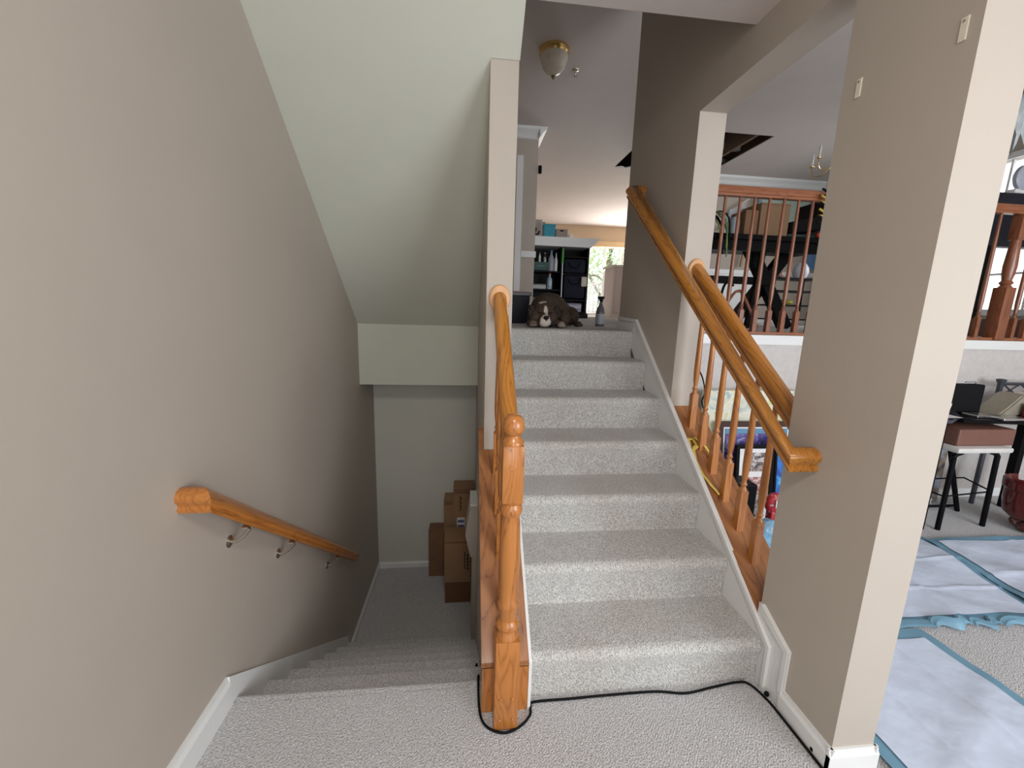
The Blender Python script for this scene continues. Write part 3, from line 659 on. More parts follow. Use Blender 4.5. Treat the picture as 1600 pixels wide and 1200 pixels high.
# ------------------------------------------------------------------ dog
def dog():
    t = thing('dog', 'dark brown and white dog lying at the top of the stairs, chin on the carpet', 'dog', (.62, 3.2, UF))
    bm = BM(); Z = UF
    R = Matrix.Rotation
    parts = [((.572, 3.10, Z+.118), (.084, .088, .078), None),      # skull
             ((.560, 3.015, Z+.070), (.050, .060, .042), None),     # muzzle
             ((.557, 2.985, Z+.046), (.052, .040, .040), None),     # chin and lips
             ((.505, 3.055, Z+.072), (.050, .060, .058), None), ((.620, 3.055, Z+.072), (.050, .060, .058), None),   # cheeks
             ((.615, 3.22, Z+.128), (.115, .10, .118), None),       # neck
             ((.650, 3.33, Z+.140), (.150, .17, .128), None),       # shoulders
             ((.720, 3.52, Z+.130), (.135, .22, .118), None),       # trunk
             ((.790, 3.66, Z+.115), (.130, .13, .110), None),       # rump
             ((.870, 3.50, Z+.085), (.060, .12, .080), R(.3, 3, 'Z')),   # thigh
             ((.905, 3.37, Z+.025), (.035, .075, .024), None),      # hind foot
             ((.505, 3.17, Z+.065), (.050, .10, .060), None), ((.470, 3.075, Z+.030), (.034, .075, .028), None),   # left foreleg, paw
             ((.735, 3.17, Z+.070), (.055, .10, .066), None), ((.690, 3.06, Z+.030), (.036, .075, .029), None)]
    for c, r, m in parts: ell(bm, c, r, m)
    for sx, bx in ((-1, .475), (1, .690)):
        for k in (-1, 0, 1): ell(bm, (bx+k*.019, 3.005, Z+.020), (.0125, .026, .016))
    for k in (-1, 0, 1): ell(bm, (.905+k*.018, 3.305, Z+.016), (.012, .024, .014))
    m, nt, b = newmat('dog_coat')
    g = N(nt, 'ShaderNodeNewGeometry'); n = N(nt, 'ShaderNodeTexNoise'); n.inputs['Scale'].default_value = 60; nt.links.new(g.outputs['Position'], n.inputs[0])
    base = ramp(nt, [(.3, (.050, .034, .026)), (.7, (.095, .066, .050))]); nt.links.new(n.outputs[0], base.inputs[0])
    last = base.outputs[0]
    def patch(last, c, r, col, soft=.25):
        mp = N(nt, 'ShaderNodeMapping'); mp.vector_type = 'TEXTURE'; mp.inputs['Location'].default_value = c; mp.inputs['Scale'].default_value = r
        nt.links.new(g.outputs['Position'], mp.inputs[0]); L = N(nt, 'ShaderNodeVectorMath', operation='LENGTH'); nt.links.new(mp.outputs[0], L.inputs[0])
        ad = N(nt, 'ShaderNodeMath', operation='MULTIPLY_ADD'); ad.inputs[1].default_value = .35; nt.links.new(n.outputs[0], ad.inputs[0]); nt.links.new(L.outputs['Value'], ad.inputs[2])
        rr = ramp(nt, [(.5, (1, 1, 1)), (.5+soft*.3, (0, 0, 0))]); sc = N(nt, 'ShaderNodeMath', operation='MULTIPLY'); sc.inputs[1].default_value = .45; nt.links.new(ad.outputs[0], sc.inputs[0]); nt.links.new(sc.outputs[0], rr.inputs[0])
        mx = N(nt, 'ShaderNodeMix', data_type='RGBA'); nt.links.new(rr.outputs[0], mx.inputs[0]); nt.links.new(last, mx.inputs[6]); mx.inputs[7].default_value = (*col, 1); return mx.outputs[2]
    W = (.62, .56, .50)
    last = patch(last, (.560, 3.09, Z+.195), (.026, .05, .018), W)
    last = patch(last, (.540, 3.09, Z+.184), (.016, .05, .012), W)
    last = patch(last, (.568, 3.02, Z+.118), (.014, .07, .042), W)
    last = patch(last, (.560, 2.96, Z+.038), (.040, .065, .056), W)
    last = patch(last, (.69, 3.00, Z+.02), (.034, .03, .03), (.30, .24, .20))
    last = patch(last, (.475, 3.00, Z+.02), (.034, .03, .03), (.17, .13, .11))
    nt.links.new(last, b.inputs['Base Color']); b.inputs['Roughness'].default_value = .75; b.inputs['Specular IOR Level'].default_value = .2
    o = obj('body', bm, m, t, True)
    r = o.modifiers.new('r', 'REMESH'); r.mode = 'VOXEL'; r.voxel_size = .006; r.use_smooth_shade = True
    s = o.modifiers.new('s', 'SMOOTH'); s.factor = .6; s.iterations = 6
    bm = BM(); ell(bm, (.561, 2.952, Z+.075), (.021, .014, .015)); ell(bm, (.561, 2.948, Z+.062), (.006, .008, .012)); obj('nose', bm, C_('dog_nose', (.012, .01, .012), .3), t, True)
    for x in (.522, .606):
        bm = BM(); ell(bm, (x, 3.012, Z+.108), (.010, .008, .007)); obj('eye', bm, C_('dog_eye', (.02, .012, .008), .1), t, True)
        bm = BM(); ell(bm, (x, 3.014, Z+.117), (.015, .010, .005)); obj('eyelid', bm, C_('dog_lid', (.05, .035, .028), .7), t, True)
    for s in (-1, 1):                                                   # folded ears
        bm = BM(); cx = .568+s*.088
        ell(bm, (cx, 3.085, Z+.125), (.024, .034, .046), R(s*.5, 3, 'Y')); ell(bm, (cx+s*.016, 3.062, Z+.100), (.020, .026, .034), R(s*.15, 3, 'Y'))
        e = obj('ear', bm, C_('dog_ear', (.035, .022, .018), .8), t, True)
        r = e.modifiers.new('r', 'REMESH'); r.mode = 'VOXEL'; r.voxel_size = .004; r.use_smooth_shade = True
dog()

# ------------------------------------------------------------------ things in the upper hall and kitchen
t_ = thing('storage_bin', 'black plastic storage bin with grey lid behind the dog at left', 'bin', (.47, 3.95, UF))
bm = BM(); prism(bm, [(.33, UF), (.545, UF), (.565, UF+.25), (.31, UF+.25)], 3.8, 4.1, 'Y', bev=.008); obj('tub', bm, C_('navy_black_plastic', (.012, .014, .025), .3), t_)
pbox('lid', (.295, 3.785, UF+.25), (.580, 4.115, UF+.285), C_('grey_lid', (.16, .17, .19), .3), t_, .008)
pbox('latch', (.552, 3.90, UF+.19), (.580, 3.98, UF+.262), C_('pale_latch', (.45, .5, .55), .3), t_, .003)
bm = BM(); box(bm, (.36, 3.83, UF+.2855), (.52, 4.02, UF+.291)); box(bm, (.38, 3.85, UF+.291), (.54, 4.03, UF+.296)); tag(obj('paper_stack', bm, C_('pink_paper', (.6, .42, .42), .7)), 'loose papers lying on the lid of the black storage bin', 'paper')
def bottle(name, label, c, R, h, mat, cap, capmat, cat='bottle', neck=.35, liq=None):
    t = thing(name, label, cat, c)
    bm = BM(); lathe(bm, c, [(R*.9, 0), (R, .01), (R, h*.55), (R*.85, h*.66), (R*neck, h*.8), (R*neck, h*.9)], 16); obj('body', bm, mat, t, True)
    bm = BM(); lathe(bm, (c[0], c[1], c[2]+h*.9), [(R*neck*1.2, 0), (R*neck*1.2, h*.1)], 14); obj('cap', bm, capmat, t, True)
    return t
t_ = thing('spray_bottle', 'tall dark spray bottle standing on the upper floor right of the dog', 'bottle', (1.172, 3.6, UF))
bm = BM(); lathe(bm, (1.172, 3.6, UF), [(.038, 0), (.040, .01), (.040, .12), (.034, .15), (.016, .19), (.014, .215)], 20); obj('body', bm, C_('smoky_plastic', (.10, .10, .12), .15), t_, True)
bm = BM(); lathe(bm, (1.172, 3.6, UF+.02), [(.0405, 0), (.0405, .09)], 20); obj('label', bm, C_('silver_label', (.36, .38, .42), .4), t_, True)
bm = BM(); box(bm, (1.158, 3.585, UF+.215), (1.186, 3.615, UF+.255), .004); box(bm, (1.140, 3.592, UF+.240), (1.20, 3.608, UF+.262), .003); tube(bm, [(1.152, 3.6, UF+.24), (1.146, 3.6, UF+.22), (1.150, 3.6, UF+.205)], .004, 6); obj('trigger', bm, 'black', t_)
# bookcase
bx0, bx1, by, bt = 1.02, 2.02, 7.0, 2.49
t_ = thing('bookcase', 'black open bookcase with white crown top in the upper hall', 'bookcase', (1.5, 7.2, UF))
bm = BM(); prism(bm, [(bx0-.05, bt), (bx1, bt), (bx1+.13, bt+.13), (bx1+.13, bt+.145), (bx0-.05, bt+.145)], by-.10, by+.42, 'Y'); obj('crown_top', bm, 'trim', t_)
for x in (bx0, 1.54, bx1-.03): pbox('side_panel', (x, by, UF), (x+.03, by+.38, bt), 'black', t_)
pbox('back_panel', (bx0, by+.38, UF), (bx1, by+.40, bt), 'black', t_)
for z in (1.42, 1.78, 2.08): pbox('shelf', (bx0+.03, by+.01, z), (1.54, by+.38, z+.022), 'black', t_)
for z in (1.42, 1.62, 2.05, 2.33): pbox('shelf', (1.57, by+.01, z), (bx1-.03, by+.38, z+.022), 'black', t_)
pbox('plinth', (bx0-.01, by-.02, UF), (bx1+.03, by+.4, UF+.08), 'black', t_)
# on top
t_ = thing('picture_frame', 'pale picture with dark brushwork leaning on top of the bookcase', 'picture', (1.11, 7.02, bt+.145))
pbox('frame', (1.02, 7.0, bt+.145), (1.20, 7.03, bt+.42), C_('silver_frame', (.5, .52, .56), .3), t_); pbox('print', (1.03, 6.995, bt+.155), (1.185, 6.9995, bt+.41), C_('tan_print', (.36, .30, .26), .7), t_)
bm = BM(); tube(bm, [(1.06, 6.992, bt+.30), (1.10, 6.992, bt+.26), (1.07, 6.992, bt+.20), (1.13, 6.992, bt+.19), (1.15, 6.992, bt+.24)], .012, 6); obj('brush_mark', bm, 'blackm', t_)
tag(pbox('paper_bag', (1.215, 7.08, bt+.146), (1.26, 7.2, bt+.40), C_('sage_bag', (.23, .30, .27), .7), None), 'thin sage green bag standing behind the teal box', 'bag')
t_ = thing('gift_box', 'teal square box on top of the bookcase', 'box', (1.31, 7.05, bt+.145)); pbox('body', (1.22, 6.93, bt+.146), (1.405, 7.07, bt+.335), 'teal', t_, .004); pbox('lid', (1.215, 6.925, bt+.30), (1.41, 7.075, bt+.342), 'teal', t_, .004)
t_ = thing('storage_box', 'taupe fabric box on top of the bookcase, right of the teal box', 'box', (1.52, 7.1, bt+.145)); pbox('body', (1.42, 6.95, bt+.146), (1.62, 7.2, bt+.28), C_('taupe_fabric', (.33, .27, .23), .8), t_, .006); pbox('handle', (1.49, 6.944, bt+.24), (1.55, 6.95, bt+.26), 'blackm', t_)
tag(pbox('paper_cup', (1.64, 6.95, bt+.146), (1.70, 7.0, bt+.21), 'white', None, .01), 'small white carton at the right end of the bookcase top', 'carton')
# shelf contents
t_ = thing('crate', 'dark green crate of bottles on the upper bookcase shelf', 'crate', (1.22, 7.1, 2.102)); pbox('body', (1.06, 6.96, 2.103), (1.33, 7.2, 2.24), C_('dark_green_crate', (.03, .085, .08), .6), t_, .004)
for i in range(6): pbox('printed_mark', (1.13+i*.022, 6.957, 2.165+.004*(i % 2)), (1.146+i*.022, 6.9598, 2.18), C_('grey_green_ink', (.16, .24, .22), .6), t_)
bott = [('clear bottle standing at the left end of the green crate', (1.08, 7.08, 2.241), .022, .15, 'jar', 'offwhite'),
        ('white capped slim bottle standing in the middle of the green crate', (1.19, 7.08, 2.241), .020, .16, 'white', C_('rust_cap', (.4, .14, .1))),
        ('clear bottle with pink cap standing at the right of the green crate', (1.28, 7.08, 2.241), .030, .16, 'jar', C_('pink_cap', (.55, .35, .33))),
        ('large water bottle with blue collar beside the green crate', (1.385, 7.06, 2.102), .050, .34, C_('frosted_plastic', (.36, .38, .44), .3), C_('blue_cap', (.12, .28, .42))),
        ('tall white bottle on the upper bookcase shelf nearest the green handle', (1.465, 7.05, 2.102), .028, .30, 'white', C_('blue_cap2', (.2, .4, .55))),
        ('spray bottle with red top on the middle bookcase shelf', (1.36, 7.0, 1.802), .045, .26, C_('blue_grey_plastic', (.35, .45, .55), .2), C_('red_cap', (.55, .08, .07)))]
for lab, c, R_, h, mt, cm in bott: bottle('bottle', lab, c, R_, h, mt, None, cm)
t_ = thing('plastic_tub', 'long white plastic tub on the middle bookcase shelf', 'tub', (1.2, 7.1, 1.802)); pbox('body', (1.06, 6.98, 1.803), (1.30, 7.25, 1.87), C_('pale_grey_tub', (.4, .42, .44)), t_, .006); pbox('lid', (1.055, 6.975, 1.87), (1.305, 7.255, 1.885), C_('dark_lid', (.07, .07, .08)), t_, .003)
tag(pbox('wooden_box', (1.06, 7.0, 1.443), (1.38, 7.25, 1.66), C_('brown_wood_box', (.20, .11, .035), .6), None, .004), 'brown wooden box on the lowest bookcase shelf behind the dog', 'box')
tag(pbox('packet', (1.46, 7.0, 1.443), (1.53, 7.1, 1.72), C_('mustard_pack', (.42, .30, .04), .5), None, .01), 'mustard yellow packet on the lower bookcase shelf', 'packet')
t_ = thing('broom', 'upright mop with pale handle and bright green top leaning on the bookcase', 'mop', (1.555, 6.95, UF))
bm = BM(); cyl(bm, (1.56, 6.94, UF+.02), (1.555, 6.95, 2.40), .011, seg=12); obj('handle', bm, C_('pale_metal', (.45, .47, .5), .3, .5), t_, True)
bm = BM(); cyl(bm, (1.555, 6.95, 2.23), (1.555, 6.95, 2.47), .022, .016, 12); obj('grip', bm, C_('green_grip', (.06, .35, .04), .5), t_, True)
for i, (z0, z1, y, lab) in enumerate(((1.66, 2.04, 6.93, 'black padded bag bulging from the right side of the bookcase, lower of two'), (2.075, 2.31, 6.97, 'folded black bag in the upper right of the bookcase'))):
    t_ = thing('bag', lab, 'bag', (1.78, y, z0)); bm = BM(); box(bm, (1.59, y, z0), (1.96, y+.36, z1), .04); obj('body', bm, C_('navy_black_cloth', (.014, .015, .028), .7), t_, True)
    bm = BM(); tube(bm, [(1.66, y-.004, z1-.06), (1.72, y-.02, z1-.14), (1.82, y-.02, z1-.14), (1.88, y-.004, z1-.06)], .008, 6); obj('handle', bm, 'blackm', t_, True)
tag(pbox('cushion', (1.88, 6.892, 1.86), (1.975, 6.918, 2.02), C_('cream_cloth', (.6, .58, .46), .8), None, .012), 'small cream cloth tucked beside the black padded bag', 'cloth')
t_ = thing('paper_stack', 'stack of magazines on the lower right bookcase shelf', 'paper stack', (1.8, 7.1, 1.443)); 
for i in range(5): pbox('magazine', (1.60+.01*i, 7.0-.02*(i % 2), 1.443+i*.028), (1.93, 7.28, 1.468+i*.028), C_('magazine_%s' % 'abc'[i % 3], [(.5, .5, .6), (.32, .24, .36), (.62, .62, .66)][i % 3]), t_)
t_ = thing('cabinet', 'white panelled cabinet beside the bright sliding glass door', 'cabinet', (3.45, 9.2, UF))
pbox('body', (3.17, 9.0, UF), (4.3, 9.6, 2.42), C_('cabinet_white', (.74, .71, .74), .5), t_); pbox('top', (3.13, 8.96, 2.42), (4.34, 9.64, 2.47), 'white', t_, .006); 
for x in (3.22, 3.76): pbox('door', (x, 8.985, UF+.1), (x+.5, 9.0, 2.36), C_('cabinet_door_pink', (.66, .62, .66), .5), t_, .004)

# ------------------------------------------------------------------ dining room things seen through the balcony railing
TZ = 2.0
t_ = thing('dining_table', 'black counter height table with crossed legs behind the balcony railing', 'table', (3.0, 4.2, UF))
pbox('tabletop', (2.25, 3.95, 2.20), (4.05, 4.95, 2.25), 'black', t_, .006); pbox('apron', (2.30, 4.0, 2.10), (4.0, 4.05, 2.20), 'black', t_)
def bar(bm, a, b, wd, th):
    a, b = Vector(a), Vector(b); sweep(bm, [(-th/2, -wd/2), (th/2, -wd/2), (th/2, wd/2), (-th/2, wd/2)], a, b, up=(1, 0, .01))
bm = BM(); bar(bm, (3.56, 4.32, UF+.002), (3.0, 4.32, 2.20), .12, .09); obj('leg', bm, 'black', t_)
bm = BM(); bar(bm, (2.95, 4.42, UF+.002), (3.56, 4.42, 2.20), .12, .09); obj('leg', bm, 'black', t_)
bm = BM(); bar(bm, (2.97, 4.15, UF+.002), (3.06, 4.15, 2.20), .045, .04); obj('brace', bm, 'black', t_)
pbox('stretcher', (2.2, 4.16, 1.79), (3.25, 4.22, 1.865), 'black', t_)
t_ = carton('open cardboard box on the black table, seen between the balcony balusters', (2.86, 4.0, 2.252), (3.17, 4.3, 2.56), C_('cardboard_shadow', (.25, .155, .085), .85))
tag(pbox('cardboard_box', (2.72, 4.02, 2.252), (2.855, 4.25, 2.49), 'cardd', None, .003), 'smaller dark cardboard box left of the open box on the black table', 'box')
t_ = thing('tissue_sheet', 'crumpled white tissue paper sticking up behind the small dark box', 'paper', (2.83, 4.34, 2.49)); bm = BM(); prism(bm, [(2.72, 2.46), (2.93, 2.5), (2.95, 2.58), (2.86, 2.63), (2.80, 2.57), (2.74, 2.56)], 4.33, 4.36, 'Y', bev=.006); box(bm, (2.75, 4.32, 2.252), (2.9, 4.38, 2.48)); obj('paper', bm, C_('tissue_white', (.6, .62, .66), .7), t_)
for i, (x, y, r, h, lab) in enumerate(((2.64, 4.06, .045, .17, 'clear glass jar with dark lid on the black table, left of the boxes'), (2.57, 4.12, .03, .2, 'thin upright glass on the black table, leftmost of the jars'))):
    t_ = thing('jar', lab, 'jar', (x, y, 2.251)); bm = BM(); lathe(bm, (x, y, 2.251), [(r*.9, 0), (r, .01), (r, h*.8), (r*.8, h)], 18); obj('body', bm, C_('grey_glass', (.35, .4, .42), .08), t_, True); bm = BM(); lathe(bm, (x, y, 2.251+h), [(r*.85, 0), (r*.85, .02)], 18); obj('lid', bm, C_('brown_lid', (.1, .05, .04), .4), t_, True)
t_ = thing('monitor', 'black tilted screen and device at the right end of the black table', 'monitor', (3.75, 4.3, 2.25))
bm = BM(); prism(bm, [(3.28, 2.31), (3.62, 2.36), (3.62, 2.50), (3.28, 2.42)], 4.1, 4.5, 'Y', bev=.01); obj('housing', bm, 'blackm', t_); pbox('stand', (3.3, 4.15, 2.252), (3.6, 4.45, 2.312), C_('dark_green_plastic', (.02, .06, .045), .4), t_)
tag(pbox('speaker', (3.635, 4.05, 2.361), (3.95, 4.5, 2.66), 'black', None, .01), 'black box shaped speaker stacked beside the screen, against the pillar edge', 'speaker')
tag(pbox('book_stack', (3.63, 4.04, 2.252), (3.90, 4.4, 2.359), C_('taupe_pack', (.30, .22, .2), .6), None, .004), 'low taupe box supporting the black speaker', 'box')
bm = BM(); ell(bm, (3.53, 3.985, 2.281), (.05, .03, .03)); tag(obj('tape_roll', bm, C_('red_plastic', (.62, .06, .03), .4), None, True), 'bright red rounded object on the table beside the taupe box', 'ornament')
bm = BM(); rnd = random.Random(9)
for k in range(4): tube(bm, [(3.345+.01*k, 2.86, 2.36-.0*k), (3.36+.012*k, 2.83, 2.33), (3.36+.008*k, 2.84, 2.24), (3.34+.012*k, 2.835, 2.18-.02*k)], .006, 6)
# yellow and black cord
for i, cm in enumerate(('yellow_cord', )): pass
bm.free()
t_ = thing('rope', 'yellow and black twisted cord hung over the balcony rail near the pillar', 'rope', (2.50, 2.84, 2.3))
for k in range(5):
    z = 2.36-.045*k; bm = BM(); tube(bm, [(2.475, 2.845, z), (2.50, 2.832, z-.02), (2.53, 2.845, z-.01), (2.53, 2.85, z-.04), (2.48, 2.848, z-.045)], .008, 6); obj('strand', bm, C_('cord_yellow', (.45, .33, .04), .6) if k % 2 else 'blackm', t_, True)
# slatted plate rack / picture behind
t_ = thing('wall_shelf', 'pale slatted rack on the dining room back wall', 'rack', (4.6, 6.9, 2.6))
for k in range(4): bm = BM(); bar(bm, (4.25, 6.98, 2.50+k*.19), (4.75, 6.98, 2.86+k*.19), .03, .02); obj('slat', bm, C_('pale_slat', (.55, .5, .45), .5), t_)
bm = BM(); bar(bm, (4.74, 6.97, 2.3), (4.86, 6.97, 3.5), .04, .03); obj('post', bm, C_('ochre_wood', (.35, .22, .09), .5), t_)
t_ = thing('wall_picture', 'large pale green picture on the dining room back wall', 'picture', (5.5, 7.0, 2.7))
pbox('frame', (4.95, 7.015, 2.6), (5.95, 7.045, 3.5), C_('slate_frame', (.22, .27, .33), .5), t_); pbox('print', (5.0, 7.008, 2.66), (5.9, 7.0145, 3.45), C_('pale_green_print', (.36, .46, .40), .6), t_)
t_ = thing('curtain', 'narrow blue curtain hanging right of the pale green picture', 'curtain', (6.0, 6.95, UF))
bm = BM(); P = [(5.96+i*.012, 6.96+.018*math.sin(i*1.6)) for i in range(16)]; P += [(x, y-.012) for x, y in P[::-1]]; prism(bm, P, 2.3, 3.5, 'Z'); obj('cloth', bm, C_('blue_curtain', (.16, .30, .5), .8), t_, True)
# tall wire shelf
t_ = thing('wire_shelf', 'black wire shelf unit with small items behind the railing, right of the table', 'shelf', (4.1, 5.1, UF))
for x in (3.85, 4.55):
    for y in (5.0, 5.3): bm = BM(); cyl(bm, (x, y, UF), (x, y, 2.15), .012, seg=10); obj('post', bm, 'black', t_)
for z in (1.42, 1.60, 1.78, 1.94): pbox('shelf', (3.85, 5.0, z), (4.55, 5.3, z+.018), 'black', t_)
for (x, z, r, h, col, lab) in ((4.35, 1.958, .10, .20, (.55, .56, .60), 'crumpled clear plastic bag on top of the wire shelf'), (4.2, 1.618, .09, .07, (.42, .36, .07), 'low yellow dish on the wire shelf'), (4.05, 1.958, .06, .10, (.30, .18, .15), 'brown pot on top of the wire shelf')):
    bm = BM(); lathe(bm, (x, 5.15, z+.001), [(r*.7, 0), (r, h*.4), (r*.9, h*.7), (r*.5, h)], 14); tag(obj({'crum': 'plastic_bag', 'low ': 'dish', 'brow': 'pot'}[lab[:4]], bm, C_('shelfitem_'+lab[:4].strip(), col, .3), None, True), lab, {'crum': 'bag', 'low ': 'dish', 'brow': 'pot'}[lab[:4]])
# triangle oak stand and black hoop leaning in front of balusters
t_ = thing('folding_stand', 'dark wooden triangular stand leaning just behind the balcony railing', 'stand', (2.2, 3.05, UF))
bm = BM(); tube(bm, [(1.89, 3.02, 1.36), (1.94, 3.02, 1.48), (2.02, 3.02, 1.62), (2.06, 3.02, 1.645), (2.10, 3.02, 1.625), (2.24, 3.02, 1.40), (2.245, 3.02, 1.36), (2.21, 3.02, 1.345), (1.93, 3.02, 1.345), (1.89, 3.02, 1.36)], .011, 8, 3); obj('frame', bm, 'redoak', t_, True)
t_ = thing('hoop', 'black curved hoop handle beside the triangular stand', 'hoop', (2.02, 3.12, UF))
bm = BM(); tube(bm, [(1.93, 3.12, 1.34), (1.97, 3.12, 1.50), (2.0, 3.12, 1.68), (2.04, 3.12, 1.72), (2.08, 3.12, 1.69)], .010, 8); obj('bar', bm, 'black', t_, True)
t_ = thing('tote_bag', 'bright blue bag on the upper floor behind the handrail', 'bag', (1.85, 3.2, UF)); bm = BM(); prism(bm, [(1.70, UF), (1.93, UF), (1.86, 1.62), (1.76, 1.66)], 3.12, 3.35, 'Y', bev=.015); obj('body', bm, C_('bright_blue', (.02, .30, .52), .5), t_); pbox('dark_band', (1.73, 3.11, 1.40), (1.9, 3.119, 1.46), C_('navy', (.02, .04, .12)), t_)
t_ = thing('potted_plant', 'small arching leafy plant hanging at the left edge of the opening', 'plant', (2.48, 4.1, 2.25))
bm = BM(); lathe(bm, (2.36, 4.15, 2.252), [(.05, 0), (.065, .08), (.06, .085)], 16); obj('pot', bm, 'blackm', t_, True)
for k in range(6):
    a = k*1.1; bm = BM(); tube(bm, [(2.36, 4.15, 2.33), (2.38+.07*math.cos(a), 4.08, 2.47), (2.44+.05*math.cos(a), 3.93, 2.38-.02*k), (2.46+.04*math.cos(a), 3.90, 2.12-.02*k)], .007, 5); obj('stem', bm, C_('stem_green', (.16, .26, .06), .5) if k % 2 else 'blackm', t_, True)
# black cabinet with screen at far right
t_ = thing('hutch', 'dark hutch with wide black top behind the balcony railing, far right', 'cabinet', (5.2, 3.7, UF))
pbox('top_unit', (4.86, 3.55, 2.18), (6.1, 3.66, 2.66), C_('charcoal', (.02, .022, .03), .4), t_, .02); pbox('post', (4.86, 3.58, UF), (4.98, 3.66, 2.18), 'black', t_); pbox('post', (5.95, 3.58, UF), (6.07, 3.66, 2.18), 'black', t_); pbox('base_unit', (4.8, 3.56, UF), (6.1, 3.68, 1.50), C_('dark_brown', (.05, .025, .018), .5), t_)
t_ = thing('fan', 'round white fan in front of the bright window, far right', 'fan', (5.2, 3.9, 2.67))
pbox('base', (5.05, 3.56, 2.661), (5.25, 3.65, 2.70), 'white', t_, .01); bm = BM(); lathe(bm, (5.14, 3.60, 2.80), [(.10, 0), (.115, -.01), (.115, -.04), (.095, -.055), (.02, -.06)], 32, 'Y'); obj('housing', bm, C_('grey_fan', (.42, .45, .52), .4), t_, True)

# ------------------------------------------------------------------ living room: art leaning on the wall
def art(name, label, x0, x1, z0, z1, y, lean, fmat, fw, th=.025):
    t = thing(name, label, 'picture', ((x0+x1)/2, y, z0))
    def P(u, v, d): return (u, y+lean*(v-z0)/(z1-z0)-d, v)
    def slab(n, u0, u1, v0, v1, d0, d1, mat):
        bm = BM(); v = [bm.verts.new(P(u, vv, d)) for d in (d0, d1) for u, vv in ((u0, v0), (u1, v0), (u1, v1), (u0, v1))]
        for f in ((0,1,2,3),(7,6,5,4),(0,4,5,1),(1,5,6,2),(2,6,7,3),(3,7,4,0)): bm.faces.new([v[i] for i in f])
        return obj(n, bm, mat, t)
    if fw:
        bm = BM()
        for (u0, u1, v0, v1) in ((x0, x1, z0, z0+fw), (x0, x1, z1-fw, z1), (x0, x0+fw, z0+fw, z1-fw), (x1-fw, x1, z0+fw, z1-fw)):
            v = [bm.verts.new(P(u, vv, d)) for d in (0, th) for u, vv in ((u0, v0), (u1, v0), (u1, v1), (u0, v1))]
            for f in ((0,1,2,3),(7,6,5,4),(0,4,5,1),(1,5,6,2),(2,6,7,3),(3,7,4,0)): bm.faces.new([v[i] for i in f])
        obj('frame', bm, fmat, t)
    return t, slab
def blotch(name, cols, scale, dist=1.5):
    m, nt, b = newmat(name); mp = texco(nt); n = N(nt, 'ShaderNodeTexNoise'); n.inputs['Scale'].default_value = scale; n.inputs['Distortion'].default_value = dist; n.inputs['Detail'].default_value = 3
    nt.links.new(mp.outputs[0], n.inputs[0]); r = ramp(nt, cols); nt.links.new(n.outputs[0], r.inputs[0]); nt.links.new(r.outputs[0], b.inputs['Base Color']); b.inputs['Roughness'].default_value = .45; return m
t, slab = art('painting', 'large pale yellow and white flower painting standing behind the dark framed one', 1.70, 2.52, .03, .925, 2.66, .10, None, 0)
slab('canvas', 1.70, 2.52, .03, .925, 0, .03, blotch('pale_floral', [(.3, (.30, .45, .50)), (.42, (.62, .62, .50)), (.55, (.74, .74, .64)), (.63, (.62, .60, .20)), (.7, (.7, .72, .7))], 7))
t, slab = art('painting', 'dark brown framed purple and blue painting leaning below the pale flower painting', 1.78, 2.37, .02, .715, 2.57, .09, C_('dark_mahogany', (.05, .018, .013), .7), .035)
slab('mat_board', 1.81, 2.34, .05, .685, .002, .010, 'white')
slab('print', 1.835, 2.315, .075, .665, .0105, .013, blotch('purple_print', [(.3, (.02, .03, .14)), (.5, (.06, .04, .22)), (.62, (.16, .12, .38)), (.7, (.30, .35, .55))], 9, 3))
slab('sky_band', 1.835, 2.315, .63, .665, .0135, .015, C_('sky_blue_band', (.10, .26, .42)))
t, slab = art('photo_frame', 'black framed pair of red and grey photographs leaning in front', 1.845, 2.125, .015, .585, 2.46, .07, 'black', .022)
slab('mat_board', 1.86, 2.11, .03, .57, .002, .010, 'white')
ph1 = blotch('grey_photo', [(.35, (.05, .04, .04)), (.5, (.30, .22, .2)), (.62, (.6, .6, .6))], 24); ph2 = blotch('red_photo', [(.35, (.22, .04, .04)), (.5, (.42, .2, .18)), (.64, (.65, .55, .52))], 24)
slab('photograph', 1.915, 2.075, .40, .53, .0105, .013, ph1); slab('photograph', 1.915, 2.075, .24, .36, .0105, .013, ph2); slab('photograph', 1.915, 2.075, .08, .20, .0105, .013, ph1)
t, slab = art('painting', 'turquoise and deep blue panel in black edge at the right of the leaning pictures', 2.13, 2.36, .02, .62, 2.46, .07, 'black', .015)
slab('canvas', 2.146, 2.345, .036, .604, .002, .012, blotch('turquoise_panel', [(.35, (.01, .06, .35)), (.5, (.02, .22, .62)), (.6, (.15, .6, .68))], 6))
t_ = thing('bag', 'red patterned bag with a white letter R in front of the leaning pictures', 'bag', (2.03, 2.33, 0))
bm = BM(); ell(bm, (2.03, 2.33, .245), (.060, .04, .075)); box(bm, (2.0, 2.30, .002), (2.06, 2.36, .20), .015); obj('body', bm, blotch('red_pattern', [(.45, (.45, .02, .03)), (.56, (.40, .02, .03)), (.6, (.6, .5, .5)), (.66, (.40, .02, .03))], 16), t_, True)
fc = bpy.data.curves.new('letter', 'FONT'); fc.body = 'R'; fc.size = .075; fc.extrude = .002; fo = bpy.data.objects.new('letter', fc); C.objects.link(fo)
bpy.context.view_layer.update(); me = bpy.data.meshes.new_from_object(fo); C.objects.unlink(fo)
lo = bpy.data.objects.new('letter', me); C.objects.link(lo); lo.parent = t_; lo.location = (2.0-2.03, 2.283-2.33, .235); lo.rotation_euler = (PI/2, 0, 0); me.materials.clear(); me.materials.append(M['white'])
